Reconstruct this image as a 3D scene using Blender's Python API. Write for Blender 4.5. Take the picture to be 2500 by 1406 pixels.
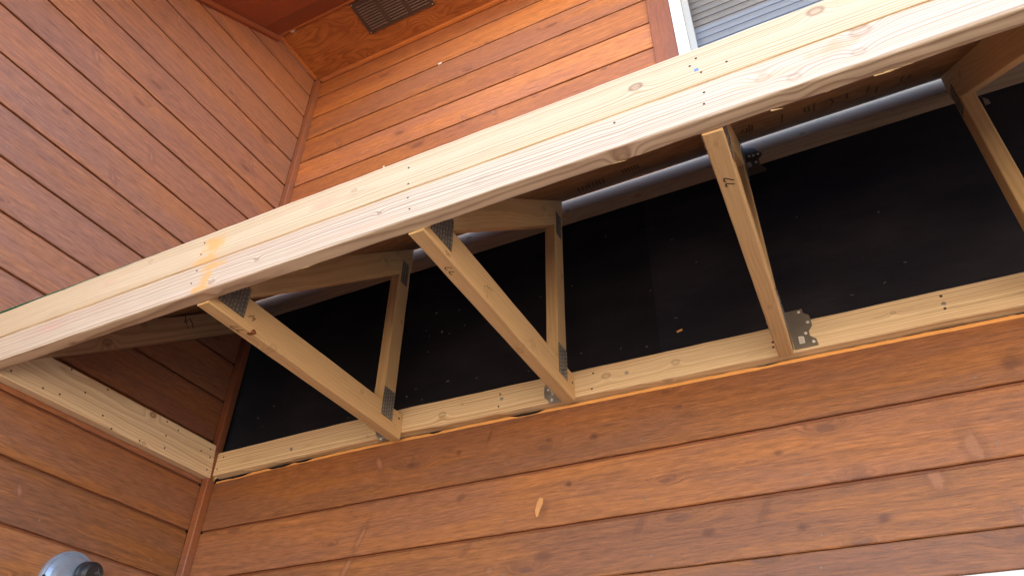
import bpy, math, random
import numpy as np
from mathutils import Matrix, Vector, noise

# ------------------------------------------------------------------ camera, world, sun, exposure
for o in list(bpy.data.objects): bpy.data.objects.remove(o)
sc = bpy.context.scene
COL = sc.collection
# camera solved from the three vanishing points of the two walls; z = 0 is the lens height, ground at -1.6
CR = np.array([[0.89537572, 0.44506043, 0.0149509], [-0.25688507, 0.54364521, -0.79903688], [-0.36374769, 0.71159756, 0.60109611]])
CF, CW, CH = 1793.4928693775803, 2500.0, 1406.0
CP = np.array([2.1865, -1.83, 0.0])
cam_d = bpy.data.cameras.new('camera'); cam = bpy.data.objects.new('camera', cam_d); COL.objects.link(cam)
cam_d.sensor_fit = 'HORIZONTAL'; cam_d.sensor_width = 36.0; cam_d.lens = CF / CW * 36.0
cam_d.clip_start = 0.02; cam_d.clip_end = 2000
M = Matrix.Identity(4)
for i in range(3):
    M[i][0] = CR[0, i]; M[i][1] = -CR[1, i]; M[i][2] = -CR[2, i]; M[i][3] = CP[i]
cam.matrix_world = M
sc.camera = cam
SUN_EL, SUN_AZ = math.radians(54), math.radians(12)        # the sun stands behind the house; azimuth from +y towards +x
world = bpy.data.worlds.new('World'); sc.world = world; world.use_nodes = True
nt = world.node_tree; nt.nodes.clear()
sky = nt.nodes.new('ShaderNodeTexSky'); sky.sky_type = 'NISHITA'; sky.sun_disc = False
sky.sun_elevation = SUN_EL; sky.sun_rotation = SUN_AZ; sky.air_density = 1.0; sky.dust_density = 0.5; sky.ozone_density = 1.0
bg = nt.nodes.new('ShaderNodeBackground'); bg.inputs['Strength'].default_value = 0.15
wo = nt.nodes.new('ShaderNodeOutputWorld')
nt.links.new(sky.outputs[0], bg.inputs[0]); nt.links.new(bg.outputs[0], wo.inputs[0])
sun_d = bpy.data.lights.new('sun', 'SUN'); sun_d.energy = 4.2; sun_d.angle = math.radians(0.53); sun_d.color = (1.0, 0.95, 0.87)
sun = bpy.data.objects.new('sun', sun_d); COL.objects.link(sun)
sdir = Vector((math.sin(SUN_AZ) * math.cos(SUN_EL), math.cos(SUN_AZ) * math.cos(SUN_EL), math.sin(SUN_EL)))
sun.rotation_euler = sdir.to_track_quat('Z', 'Y').to_euler(); sun.location = (0, 0, 20)
vs = sc.view_settings; vs.view_transform = 'Standard'; vs.look = 'None'; vs.gamma = 1.0; vs.exposure = 2.62; vs.use_curve_mapping = False
sc.render.engine = 'CYCLES'
sc.cycles.max_bounces = 8; sc.cycles.diffuse_bounces = 4; sc.cycles.glossy_bounces = 4; sc.cycles.transparent_max_bounces = 12

# ------------------------------------------------------------------ pixel of the photograph -> point on a plane of the place
def on(p, ax, val):
    v = CR.T @ np.array([p[0] - CW / 2, p[1] - CH / 2, CF])
    return Vector(CP + v * ((val - CP[ax]) / v[ax]))
def on_plane(p, q, n):
    v = Vector(CR.T @ np.array([p[0] - CW / 2, p[1] - CH / 2, CF])); c = Vector(CP)
    return c + v * ((Vector(q) - c).dot(n) / v.dot(n))

# ------------------------------------------------------------------ node helpers
class N:
    def __init__(s, name):
        s.m = bpy.data.materials.new(name); s.m.use_nodes = True
        s.t = s.m.node_tree; s.t.nodes.clear()
        s.out = s.t.nodes.new('ShaderNodeOutputMaterial')
        s.b = s.t.nodes.new('ShaderNodeBsdfPrincipled'); s.t.links.new(s.b.outputs[0], s.out.inputs[0])
    def put(s, inp, v):
        if isinstance(v, bpy.types.NodeSocket): s.t.links.new(v, inp)
        elif v is not None:
            inp.default_value = v
    def math(s, op, a, b=None, c=None, clamp=False):
        n = s.t.nodes.new('ShaderNodeMath'); n.operation = op; n.use_clamp = clamp
        s.put(n.inputs[0], a); s.put(n.inputs[1], b)
        if c is not None: s.put(n.inputs[2], c)
        return n.outputs[0]
    def sep(s, v):
        n = s.t.nodes.new('ShaderNodeSeparateXYZ'); s.put(n.inputs[0], v); return n.outputs
    def comb(s, x, y, z):
        n = s.t.nodes.new('ShaderNodeCombineXYZ')
        for i, v in enumerate((x, y, z)): s.put(n.inputs[i], v)
        return n.outputs[0]
    def noise(s, v, scale=1.0, detail=2.0, rough=0.5, dist=0.0):
        n = s.t.nodes.new('ShaderNodeTexNoise'); s.put(n.inputs['Vector'], v)
        n.inputs['Scale'].default_value = scale; n.inputs['Detail'].default_value = detail
        n.inputs['Roughness'].default_value = rough; n.inputs['Distortion'].default_value = dist
        return n.outputs[0]
    def voro(s, v, scale=1.0, feature='F1', dims='2D'):
        n = s.t.nodes.new('ShaderNodeTexVoronoi'); n.voronoi_dimensions = dims; n.feature = feature
        s.put(n.inputs['Vector'], v); n.inputs['Scale'].default_value = scale
        return n.outputs
    def ramp(s, f, stops, mode='LINEAR'):
        n = s.t.nodes.new('ShaderNodeValToRGB'); s.put(n.inputs[0], f); cr = n.color_ramp; cr.interpolation = mode
        while len(cr.elements) < len(stops): cr.elements.new(0.5)
        for e, (p, c) in zip(cr.elements, stops):
            e.position = p; e.color = (c, c, c, 1) if isinstance(c, (int, float)) else (*c, 1)
        return n.outputs[0]
    def smooth(s, v, a, b):
        n = s.t.nodes.new('ShaderNodeMapRange'); n.interpolation_type = 'SMOOTHSTEP'; s.put(n.inputs[0], v)
        n.inputs[1].default_value = a; n.inputs[2].default_value = b
        return n.outputs[0]
    def mix(s, f, a, b, mode='MIX'):
        n = s.t.nodes.new('ShaderNodeMix'); n.data_type = 'RGBA'; n.blend_type = mode
        s.put(n.inputs[0], f)
        for i, v in ((6, a), (7, b)):
            if not isinstance(v, bpy.types.NodeSocket) and len(v) == 3: v = (*v, 1)
            s.put(n.inputs[i], v)
        return n.outputs[2]
    def bump(s, h, strength=0.3, dist=0.001):
        n = s.t.nodes.new('ShaderNodeBump'); n.inputs['Strength'].default_value = strength; n.inputs['Distance'].default_value = dist
        s.put(n.inputs['Height'], h); s.t.links.new(n.outputs[0], s.b.inputs['Normal'])
    def coords(s):
        n = s.t.nodes.new('ShaderNodeTexCoord'); return n.outputs['Object']
    def rand(s):
        n = s.t.nodes.new('ShaderNodeObjectInfo'); return n.outputs['Random']
    def fin(s, col, rough=0.6, spec=0.3, metal=0.0):
        if not isinstance(col, bpy.types.NodeSocket) and len(col) == 3: col = (*col, 1)
        s.put(s.b.inputs['Base Color'], col); s.put(s.b.inputs['Roughness'], rough)
        s.b.inputs['Specular IOR Level'].default_value = spec; s.b.inputs['Metallic'].default_value = metal
        return s.m

def wood(name, seed, early=(0.70, 0.50, 0.29), late=(0.50, 0.29, 0.13), pink=(0.72, 0.47, 0.33), spacing=0.0055, pith=(0.05, -0.09),
         knots=(), stains=(), contrast=0.8, pinkness=0.4, wander=0.010, rough=0.62, spec=0.25):
    """Planed softwood in a board's own space: x along the grain, y through it, z across it. knots: (x, z or y, radius, 'z'|'y', darkness)"""
    n = N(name); co = n.coords(); x, y, z = n.sep(co)
    rnd = random.Random(seed); s1, s2, s3 = rnd.uniform(0, 50), rnd.uniform(0, 50), rnd.uniform(0, 50)
    wv = n.comb(n.math('MULTIPLY_ADD', x, 1.3, s1), n.math('MULTIPLY_ADD', y, 9.0, s2), n.math('MULTIPLY_ADD', z, 9.0, s3))
    warp = n.math('MULTIPLY', n.math('SUBTRACT', n.noise(wv, 1.0, 2.0, 0.45), 0.5), wander * 2.2)
    wv2 = n.comb(n.math('MULTIPLY_ADD', x, 9.0, s3), n.math('MULTIPLY_ADD', y, 30.0, s1), n.math('MULTIPLY_ADD', z, 30.0, s2))
    warp2 = n.math('MULTIPLY', n.math('SUBTRACT', n.noise(wv2, 1.0, 2.0, 0.5), 0.5), 0.0035)
    dy = n.math('SUBTRACT', y, pith[0]); dz = n.math('SUBTRACT', z, pith[1])
    r = n.math('SQRT', n.math('ADD', n.math('MULTIPLY', dy, dy), n.math('MULTIPLY', dz, dz)))
    r = n.math('ADD', n.math('ADD', r, warp), warp2)
    kmask = None; kring = None
    for (kx, kc, kr, ax, dk) in knots:
        a = n.math('MULTIPLY', n.math('SUBTRACT', x, kx), 0.72); c = n.math('SUBTRACT', z if ax == 'z' else y, kc)
        d2 = n.math('ADD', n.math('MULTIPLY', a, a), n.math('MULTIPLY', c, c))
        g = n.math('POWER', 2.718, n.math('MULTIPLY', d2, -1.0 / (2.0 * kr) ** 2))
        r = n.math('ADD', r, n.math('MULTIPLY', g, kr * 1.5))
        d = n.math('SQRT', d2)
        k = n.math('MULTIPLY', n.math('SUBTRACT', 1.0, n.smooth(d, kr * 0.62, kr * 1.05)), dk)
        q = n.math('MULTIPLY', n.math('MULTIPLY', n.smooth(d, kr * 0.45, kr * 0.85), n.math('SUBTRACT', 1.0, n.smooth(d, kr * 0.85, kr * 1.35))), dk)
        kmask = k if kmask is None else n.math('MAXIMUM', kmask, k)
        kring = q if kring is None else n.math('MAXIMUM', kring, q)
    # ring spacing drifts with the years
    yr = n.noise(n.comb(n.math('MULTIPLY', r, 55.0), s1, 0.0), 1.0, 2.0, 0.6)
    ph = n.math('ADD', n.math('DIVIDE', r, spacing), n.math('MULTIPLY', yr, 3.2))
    fr = n.math('FRACT', ph)
    line = n.ramp(fr, [(0.0, 0.25), (0.30, 0.0), (0.62, 0.55), (0.86, 1.0), (1.0, 0.25)])
    lv = n.noise(n.comb(n.math('MULTIPLY', r, 24.0), n.math('MULTIPLY_ADD', x, 0.9, s2), s3), 1.0, 2.0, 0.5)
    line = n.math('MULTIPLY', line, n.math('MULTIPLY_ADD', lv, 1.7, -0.02, clamp=True))
    fib = n.noise(n.comb(n.math('MULTIPLY_ADD', x, 10.0, s1), n.math('MULTIPLY', y, 420.0), n.math('MULTIPLY', z, 420.0)), 1.0, 3.0, 0.6)
    blo = n.noise(n.comb(n.math('MULTIPLY_ADD', x, 1.8, s2), n.math('MULTIPLY', y, 12.0), n.math('MULTIPLY_ADD', z, 14.0, s1)), 1.0, 3.0, 0.55)
    col = n.mix(n.math('MULTIPLY', n.smooth(blo, 0.40, 0.72), pinkness), early, pink)
    col = n.mix(n.math('MULTIPLY', line, contrast), col, late)
    fv = n.math('MULTIPLY_ADD', n.math('SUBTRACT', fib, 0.5), 0.34, 1.0)
    col = n.mix(1.0, col, n.comb(fv, fv, fv), 'MULTIPLY')
    grime = n.smooth(n.noise(n.comb(n.math('MULTIPLY_ADD', x, 5.0, s3), n.math('MULTIPLY', y, 30.0), n.math('MULTIPLY', z, 30.0)), 1.0, 5.0, 0.65), 0.60, 0.80)
    col = n.mix(n.math('MULTIPLY', grime, 0.40), col, (0.33, 0.24, 0.17))
    for (sx, sz, rx, rz, c, st) in stains:
        a = n.math('DIVIDE', n.math('SUBTRACT', x, sx), rx); b = n.math('DIVIDE', n.math('SUBTRACT', z, sz), rz)
        d = n.math('SQRT', n.math('ADD', n.math('MULTIPLY', a, a), n.math('MULTIPLY', b, b)))
        nn = n.noise(n.comb(n.math('MULTIPLY_ADD', x, 30.0, sx * 9), n.math('MULTIPLY', z, 34.0), s1), 1.0, 4.0, 0.6)
        f = n.math('SUBTRACT', 1.0, n.smooth(n.math('ADD', d, n.math('MULTIPLY', n.math('SUBTRACT', nn, 0.5), 1.9)), 0.30, 1.15))
        col = n.mix(n.math('MULTIPLY', f, st), col, c)
    if kmask is not None:
        col = n.mix(n.math('MULTIPLY', kmask, 0.62), col, (0.36, 0.20, 0.12))
        col = n.mix(n.math('MULTIPLY', kring, 0.75), col, (0.17, 0.085, 0.05))
    n.bump(fib, 0.35, 0.0006)
    return n.fin(col, n.math('MULTIPLY_ADD', fib, 0.2, rough - 0.1), spec)

def stained(name, base=(0.345, 0.146, 0.086), orange=(0.42, 0.168, 0.076), dark=(0.200, 0.086, 0.056), knots=True, streak=1.0, saw=1.0, spec=0.38, rough=0.50, scars=()):
    """Rough-sawn board under a red-brown semi-transparent stain; every board draws its own tone and grain."""
    n = N(name); co = n.coords(); x, y, z = n.sep(co); rd = n.rand()
    r1 = n.math('MULTIPLY', rd, 71.0); r2 = n.math('MULTIPLY', n.math('FRACT', n.math('MULTIPLY', rd, 13.37)), 1.0)
    r3 = n.math('FRACT', n.math('MULTIPLY', rd, 57.7))
    xs = n.math('ADD', x, r1); wob = n.noise(n.comb(n.math('MULTIPLY', xs, 1.1), n.math('MULTIPLY', z, 7.0), r1), 1.0, 2.0, 0.5)
    zz = n.math('ADD', z, n.math('MULTIPLY', n.math('SUBTRACT', wob, 0.5), 0.05))
    km = None
    if knots:
        # round knots
        v = n.voro(n.comb(n.math('MULTIPLY', xs, 2.1), n.math('MULTIPLY_ADD', z, 6.0, n.math('MULTIPLY', r2, 9.0)), 0.0), 1.0)
        sel = n.smooth(n.sep(v['Color'])[0], 0.58, 0.60)
        d = v['Distance']
        kr = n.math('MULTIPLY_ADD', n.sep(v['Color'])[1], 0.045, 0.025)
        dn = n.math('ADD', n.math('DIVIDE', d, kr), n.math('MULTIPLY', n.math('SUBTRACT', n.noise(n.comb(n.math('MULTIPLY', xs, 40.0), n.math('MULTIPLY', z, 60.0), 0.0), 1.0, 2.0), 0.5), 0.9))
        k1 = n.math('MULTIPLY', n.math('SUBTRACT', 1.0, n.smooth(dn, 0.8, 1.25)), sel)
        halo = n.math('MULTIPLY', n.math('SUBTRACT', 1.0, n.smooth(dn, 1.2, 3.6)), sel)
        zz = n.math('ADD', zz, n.math('MULTIPLY', halo, 0.02))
        # spike knots: slanting flames across the board
        sk = n.math('MULTIPLY_ADD', z, 0.45, xs)
        v2 = n.voro(n.comb(n.math('MULTIPLY', sk, 5.5), n.math('MULTIPLY_ADD', z, 2.4, n.math('MULTIPLY', r3, 9.0)), 0.0), 1.0)
        sel2 = n.smooth(n.sep(v2['Color'])[2], 0.84, 0.86)
        d2 = n.math('ADD', v2['Distance'], n.math('MULTIPLY', n.math('SUBTRACT', n.noise(n.comb(n.math('MULTIPLY', sk, 60.0), n.math('MULTIPLY', z, 12.0), 3.0), 1.0, 3.0), 0.5), 0.16))
        k2 = n.math('MULTIPLY', n.math('SUBTRACT', 1.0, n.smooth(d2, 0.05, 0.13)), sel2)
        k2in = n.math('MULTIPLY', n.math('SUBTRACT', 1.0, n.smooth(d2, 0.005, 0.05)), sel2)
    g = n.noise(n.comb(n.math('MULTIPLY', xs, 1.4), n.math('MULTIPLY', y, 60.0), n.math('MULTIPLY', zz, 75.0)), 1.0, 4.0, 0.62)
    fine = n.noise(n.comb(n.math('MULTIPLY', xs, 17.0), n.math('MULTIPLY', y, 200.0), n.math('MULTIPLY', zz, 180.0)), 1.0, 3.0, 0.65)
    blo = n.noise(n.comb(n.math('MULTIPLY', xs, 1.5), r1, n.math('MULTIPLY', zz, 10.0)), 1.0, 4.0, 0.6)
    col = n.mix(n.smooth(blo, 0.36, 0.64), base, orange)
    val = n.math('MULTIPLY_ADD', r2, 0.34, 0.80)
    col = n.mix(n.math('MULTIPLY', n.smooth(g, 0.36, 0.70), 0.50 * streak), col, dark)
    col = n.mix(n.math('MULTIPLY', n.math('MULTIPLY', r3, 0.35), n.smooth(blo, 0.65, 0.40)), col, (0.34, 0.165, 0.115))
    lum = n.math('MULTIPLY', val, n.math('MULTIPLY_ADD', n.math('SUBTRACT', fine, 0.5), 1.45 * saw, 1.0))
    col = n.mix(1.0, col, n.comb(lum, lum, lum), 'MULTIPLY')
    # raised fibres that the stain has left thin
    fl = n.smooth(n.noise(n.comb(n.math('MULTIPLY', xs, 22.0), n.math('MULTIPLY', y, 200.0), n.math('MULTIPLY', zz, 200.0)), 1.0, 2.0, 0.5), 0.66, 0.80)
    col = n.mix(n.math('MULTIPLY', n.math('MULTIPLY', fl, n.smooth(blo, 0.30, 0.60)), 0.60), col, (0.66, 0.30, 0.11))
    if knots:
        col = n.mix(n.math('MULTIPLY', halo, 0.22), col, dark)
        col = n.mix(n.math('MULTIPLY', k1, 0.62), col, (0.15, 0.062, 0.040))
        col = n.mix(n.math('MULTIPLY', k2, 0.45), col, (0.20, 0.085, 0.058))
        col = n.mix(n.math('MULTIPLY', k2in, 0.45), col, (0.50, 0.23, 0.13))
    for (sx, sz, rx, rz, slant, tone, st) in scars:
        b = n.math('SUBTRACT', z, sz); a = n.math('SUBTRACT', n.math('MULTIPLY_ADD', b, -slant, x), sx)
        nn = n.math('MULTIPLY', n.math('SUBTRACT', n.noise(n.comb(n.math('MULTIPLY_ADD', x, 90.0, sx * 7), n.math('MULTIPLY', z, 40.0), 0.0), 1.0, 3.0, 0.6), 0.5), 1.3)
        a = n.math('DIVIDE', a, rx); b = n.math('DIVIDE', b, rz)
        d = n.math('ADD', n.math('SQRT', n.math('ADD', n.math('MULTIPLY', a, a), n.math('MULTIPLY', b, b))), nn)
        if tone == 'pale':
            col = n.mix(n.math('MULTIPLY', n.math('SUBTRACT', 1.0, n.smooth(d, 0.9, 2.2)), 0.45 * st), col, dark)
            col = n.mix(n.math('MULTIPLY', n.math('SUBTRACT', 1.0, n.smooth(d, 0.45, 1.05)), st * 0.62), col, (0.43, 0.185, 0.098))
        else:
            col = n.mix(n.math('MULTIPLY', n.math('SUBTRACT', 1.0, n.smooth(d, 0.3, 1.7)), st), col, (0.115, 0.040, 0.022))
    saw_h = n.noise(n.comb(n.math('MULTIPLY', x, 190.0), n.math('MULTIPLY', y, 60.0), n.math('MULTIPLY', z, 46.0)), 1.0, 2.0, 0.5)
    fb = n.noise(n.comb(n.math('MULTIPLY', x, 26.0), n.math('MULTIPLY', y, 150.0), n.math('MULTIPLY', z, 190.0)), 1.0, 2.0, 0.65)
    n.bump(n.math('ADD', fb, n.math('MULTIPLY', saw_h, 0.55 * saw)), 0.85, 0.0016)
    return n.fin(col, n.math('MULTIPLY_ADD', fine, 0.3, rough - 0.15), spec)

def plain(name, col, rough=0.5, spec=0.4, metal=0.0, var=0.10, scale=20.0, bump=0.0):
    n = N(name); co = n.coords()
    a = n.noise(co, scale, 4.0, 0.6); v = n.math('MULTIPLY_ADD', n.math('SUBTRACT', a, 0.5), var * 2, 1.0)
    c = n.mix(1.0, (*col, 1), n.comb(v, v, v), 'MULTIPLY')
    if bump: n.bump(a, bump, 0.002)
    return n.fin(c, n.math('MULTIPLY_ADD', a, 0.25, rough - 0.12), spec, metal)

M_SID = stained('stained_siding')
M_SID_LIT = stained('stained_siding_lit', base=(0.47, 0.160, 0.060), orange=(0.58, 0.205, 0.062), dark=(0.28, 0.090, 0.040))     # stronger light on the upper main wall, put into the stain colour
LOW_SHADE = dict(base=(0.265, 0.102, 0.046), orange=(0.36, 0.134, 0.042), dark=(0.145, 0.058, 0.031))                                          # dimmer light on the lower walls, put into a darker stain colour
M_SID_SHADE = stained('stained_siding_shade', **LOW_SHADE)
M_TRIM = stained('stained_trim', base=(0.25, 0.086, 0.044), orange=(0.30, 0.10, 0.040), knots=False, streak=0.5, saw=0.5)
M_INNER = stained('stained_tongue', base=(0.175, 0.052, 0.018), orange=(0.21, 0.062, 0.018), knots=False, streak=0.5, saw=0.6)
M_STEEL = plain('galvanized_steel', (0.50, 0.51, 0.53), 0.48, 0.5, 0.9, 0.22, 60.0)
M_PLATE = plain('pressed_steel', (0.27, 0.265, 0.26), 0.50, 0.5, 0.8, 0.25, 90.0)
M_NAIL = plain('nail_steel', (0.50, 0.50, 0.50), 0.45, 0.5, 0.7, 0.2, 80.0)
M_STAPLE = plain('dull_staple', (0.16, 0.15, 0.14), 0.5, 0.4, 0.3, 0.3, 80.0)
M_RUST = plain('dark_nail', (0.085, 0.060, 0.048), 0.7, 0.3, 0.2, 0.3, 80.0)
M_SID_NAIL = plain('stained_nail', (0.24, 0.16, 0.12), 0.5, 0.4, 0.3, 0.3, 80.0)
M_INK = plain('ink', (0.035, 0.028, 0.026), 0.8, 0.1, 0.0, 0.2, 50.0)
M_FAINT = plain('faint_ink', (0.15, 0.10, 0.066), 0.8, 0.1, 0.0, 0.2, 50.0)
M_WHITE = plain('white_vinyl', (0.80, 0.80, 0.78), 0.38, 0.5, 0.0, 0.03, 6.0)
M_SASH = plain('grey_vinyl', (0.40, 0.40, 0.385), 0.45, 0.5, 0.0, 0.04, 8.0)
M_BROWN = plain('brown_vent', (0.068, 0.043, 0.037), 0.5, 0.4, 0.0, 0.12, 40.0)
M_BLACK = plain('black_plastic', (0.022, 0.022, 0.026), 0.34, 0.5, 0.0, 0.2, 30.0)
M_GREEN = plain('green_underlay', (0.025, 0.14, 0.075), 0.6, 0.3, 0.0, 0.2, 40.0)
M_BLIND = plain('blind_slat', (0.36, 0.345, 0.36), 0.6, 0.3, 0.0, 0.05, 10.0)
M_DARK = plain('dark_room', (0.02, 0.018, 0.017), 0.9, 0.1, 0.0, 0.1, 3.0)
M_LABEL = plain('white_label', (0.78, 0.78, 0.78), 0.5, 0.3, 0.0, 0.03, 30.0)
M_BLUE = plain('blue_tape', (0.16, 0.28, 0.60), 0.5, 0.3, 0.0, 0.05, 30.0)
M_CHIP = plain('pale_splinter', (0.74, 0.58, 0.36), 0.7, 0.2, 0.0, 0.12, 60.0)
M_BARE = wood('bare_cut_edge', 77, early=(0.86, 0.46, 0.17), late=(0.68, 0.30, 0.09), pink=(0.82, 0.42, 0.16), contrast=0.5, spacing=0.004)
M_GREY = plain('label_print', (0.28, 0.28, 0.29), 0.6, 0.2, 0.0, 0.1, 50.0)

def paper_material(k=1.0):
    n = N('black_building_paper'); co = n.coords(); x, y, z = n.sep(co)
    a = n.noise(n.comb(n.math('MULTIPLY', x, 2.0), y, n.math('MULTIPLY', z, 5.0)), 1.0, 5.0, 0.6)
    f = n.noise(co, 160.0, 3.0, 0.6)
    c = n.mix(n.smooth(a, 0.3, 0.75), (0.008 * k, 0.009 * k, 0.017 * k), (0.022 * k, 0.022 * k, 0.031 * k))
    sp = n.smooth(n.noise(co, 46.0, 2.0, 0.5), 0.76, 0.84)
    c = n.mix(n.math('MULTIPLY', sp, 0.35), c, (0.10, 0.05, 0.03))
    n.bump(n.math('ADD', n.math('MULTIPLY', a, 3.0), n.math('MULTIPLY', f, 0.25)), 0.3, 0.004)
    return n.fin(c, 0.62, 0.18)
M_PAPER = paper_material(); M_PAPER2 = paper_material(1.5)

def osb_material():
    n = N('oriented_strand_board'); co = n.coords(); x, y, z = n.sep(co)
    v = n.voro(n.comb(n.math('MULTIPLY', x, 1.0), n.math('MULTIPLY', y, 2.6), 0.0), 22.0)
    w = n.noise(n.comb(n.math('MULTIPLY', x, 9.0), n.math('MULTIPLY', y, 160.0), n.sep(v['Color'])[1]), 1.0, 3.0, 0.6)
    c = n.mix(n.sep(v['Color'])[0], (0.46, 0.28, 0.15), (0.28, 0.155, 0.08))
    lum = n.math('MULTIPLY_ADD', w, 0.9, 0.5)
    c = n.mix(1.0, c, n.comb(lum, lum, lum), 'MULTIPLY')
    n.bump(n.sep(v['Color'])[2], 0.4, 0.002)
    return n.fin(c, 0.7, 0.2)
M_OSB = osb_material()

def ply_material():
    """Rotary-cut plywood: broad wandering figure under the red stain."""
    n = N('stained_plywood'); co = n.coords(); x, y, z = n.sep(co)
    base = n.comb(n.math('MULTIPLY', x, 2.4), n.math('MULTIPLY', y, 9.0), 2.7)
    h = n.noise(base, 1.0, 2.0, 0.42, 0.6)
    fr = n.math('FRACT', n.math('MULTIPLY', h, 17.0))
    line = n.ramp(fr, [(0.0, 0.0), (0.35, 0.05), (0.75, 0.9), (0.86, 1.0), (1.0, 0.0)])
    fine = n.noise(n.comb(n.math('MULTIPLY', x, 20.0), n.math('MULTIPLY', y, 200.0), 0.0), 1.0, 3.0, 0.6)
    blo = n.noise(co, 7.0, 3.0, 0.6)
    c = n.mix(n.smooth(blo, 0.3, 0.7), (0.34, 0.105, 0.030), (0.44, 0.150, 0.040))
    c = n.mix(n.math('MULTIPLY', line, 0.55), c, (0.17, 0.046, 0.016))
    lum = n.math('MULTIPLY_ADD', fine, 0.4, 0.8)
    c = n.mix(1.0, c, n.comb(lum, lum, lum), 'MULTIPLY')
    n.bump(n.math('SUBTRACT', fine, line), 0.3, 0.0012)
    return n.fin(c, 0.5, 0.35)
M_PLY = ply_material()

def glass_material():
    n = N('window_glass'); t = n.t; n.t.nodes.remove(n.b)
    tr = t.nodes.new('ShaderNodeBsdfTransparent'); tr.inputs[0].default_value = (0.93, 0.95, 0.95, 1)
    gl = t.nodes.new('ShaderNodeBsdfGlossy'); gl.inputs['Roughness'].default_value = 0.0; gl.inputs[0].default_value = (1, 1, 1, 1)
    fr = t.nodes.new('ShaderNodeFresnel'); fr.inputs[0].default_value = 1.62
    mx = t.nodes.new('ShaderNodeMixShader'); t.links.new(fr.outputs[0], mx.inputs[0]); t.links.new(tr.outputs[0], mx.inputs[1]); t.links.new(gl.outputs[0], mx.inputs[2])
    t.links.new(mx.outputs[0], n.out.inputs[0]); return n.m
M_GLASS = glass_material()

def ground_material():
    n = N('dry_gravel_ground'); co = n.coords()
    a = n.noise(co, 0.7, 5.0, 0.6); b = n.noise(co, 40.0, 4.0, 0.7)
    c = n.mix(n.smooth(a, 0.3, 0.7), (0.50, 0.355, 0.210), (0.58, 0.42, 0.255))
    v = n.math('MULTIPLY_ADD', b, 0.6, 0.7); c = n.mix(1.0, c, n.comb(v, v, v), 'MULTIPLY')
    n.bump(b, 0.5, 0.02); return n.fin(c, 0.9, 0.1)
M_GROUND = ground_material()
M_SHINGLE = plain('roof_shingle', (0.09, 0.085, 0.08), 0.9, 0.1, 0.0, 0.3, 30.0, 0.4)

# ------------------------------------------------------------------ object helpers
def tag(o, label, cat, group=None, kind=None):
    if label: o['label'] = label
    if cat: o['category'] = cat
    if group: o['group'] = group
    if kind: o['kind'] = kind
    return o
def thing(name, loc, label, cat, group=None):
    o = bpy.data.objects.new(name, None); COL.objects.link(o); o.location = loc; o.empty_display_size = 0.1
    return tag(o, label, cat, group)
def world_mat(o):
    m = o.matrix_basis.copy()
    while o.parent:
        o = o.parent; m = o.matrix_basis @ m
    return m
def obj(name, verts, faces, mat, parent=None, mw=None, smooth=False):
    me = bpy.data.meshes.new(name); me.from_pydata([tuple(v) for v in verts], [], faces); me.update()
    me.materials.append(mat)
    if smooth:
        for p in me.polygons: p.use_smooth = True
    return place(name, me, parent, mw)
def place(name, me, parent=None, mw=None):
    o = bpy.data.objects.new(name, me); COL.objects.link(o)
    mw = mw if mw is not None else Matrix.Identity(4)
    if parent:
        o.parent = parent; o.matrix_basis = world_mat(parent).inverted() @ mw
    else: o.matrix_basis = mw
    return o
def frame(origin, X, Z):
    X = Vector(X).normalized(); Z = Vector(Z); Z = (Z - X * Z.dot(X)).normalized(); Y = Z.cross(X)
    m = Matrix.Identity(4)
    for i in range(3): m[i][0] = X[i]; m[i][1] = Y[i]; m[i][2] = Z[i]; m[i][3] = origin[i]
    return m
def boxg(lo, hi, vs, fs):
    b = len(vs); (a0, b0, c0), (a1, b1, c1) = lo, hi
    vs += [(a0, b0, c0), (a1, b0, c0), (a1, b1, c0), (a0, b1, c0), (a0, b0, c1), (a1, b0, c1), (a1, b1, c1), (a0, b1, c1)]
    fs += [tuple(b + i for i in f) for f in ((0, 3, 2, 1), (4, 5, 6, 7), (0, 1, 5, 4), (1, 2, 6, 5), (2, 3, 7, 6), (3, 0, 4, 7))]
def bevel_box(lo, hi, bev, vs, fs):
    """box with its long and short edges eased: three nested rings along z"""
    (a0, b0, c0), (a1, b1, c1) = lo, hi
    def ring(i, z):
        k = bev
        return [(a0 + i + k, b0 + i, z), (a1 - i - k, b0 + i, z), (a1 - i, b0 + i + k, z), (a1 - i, b1 - i - k, z), (a1 - i - k, b1 - i, z), (a0 + i + k, b1 - i, z), (a0 + i, b1 - i - k, z), (a0 + i, b0 + i + k, z)]
    rings = [ring(bev, c0), ring(0, c0 + bev), ring(0, c1 - bev), ring(bev, c1)]
    b = len(vs)
    for r in rings: vs.extend(r)
    for j in range(3):
        for i in range(8):
            i2 = (i + 1) % 8; fs.append((b + 8 * j + i, b + 8 * j + i2, b + 8 * j + 8 + i2, b + 8 * j + 8 + i))
    fs.append(tuple(b + 7 - i for i in range(8))); fs.append(tuple(b + 24 + i for i in range(8)))
def box(name, lo, hi, mat, parent=None, bev=0.0):
    c = [(l + h) / 2 for l, h in zip(lo, hi)]; vs, fs = [], []
    l = [a - b for a, b in zip(lo, c)]; h = [a - b for a, b in zip(hi, c)]
    (bevel_box(l, h, bev, vs, fs) if bev else boxg(l, h, vs, fs))
    return obj(name, vs, fs, mat, parent, Matrix.Translation(c))
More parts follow.
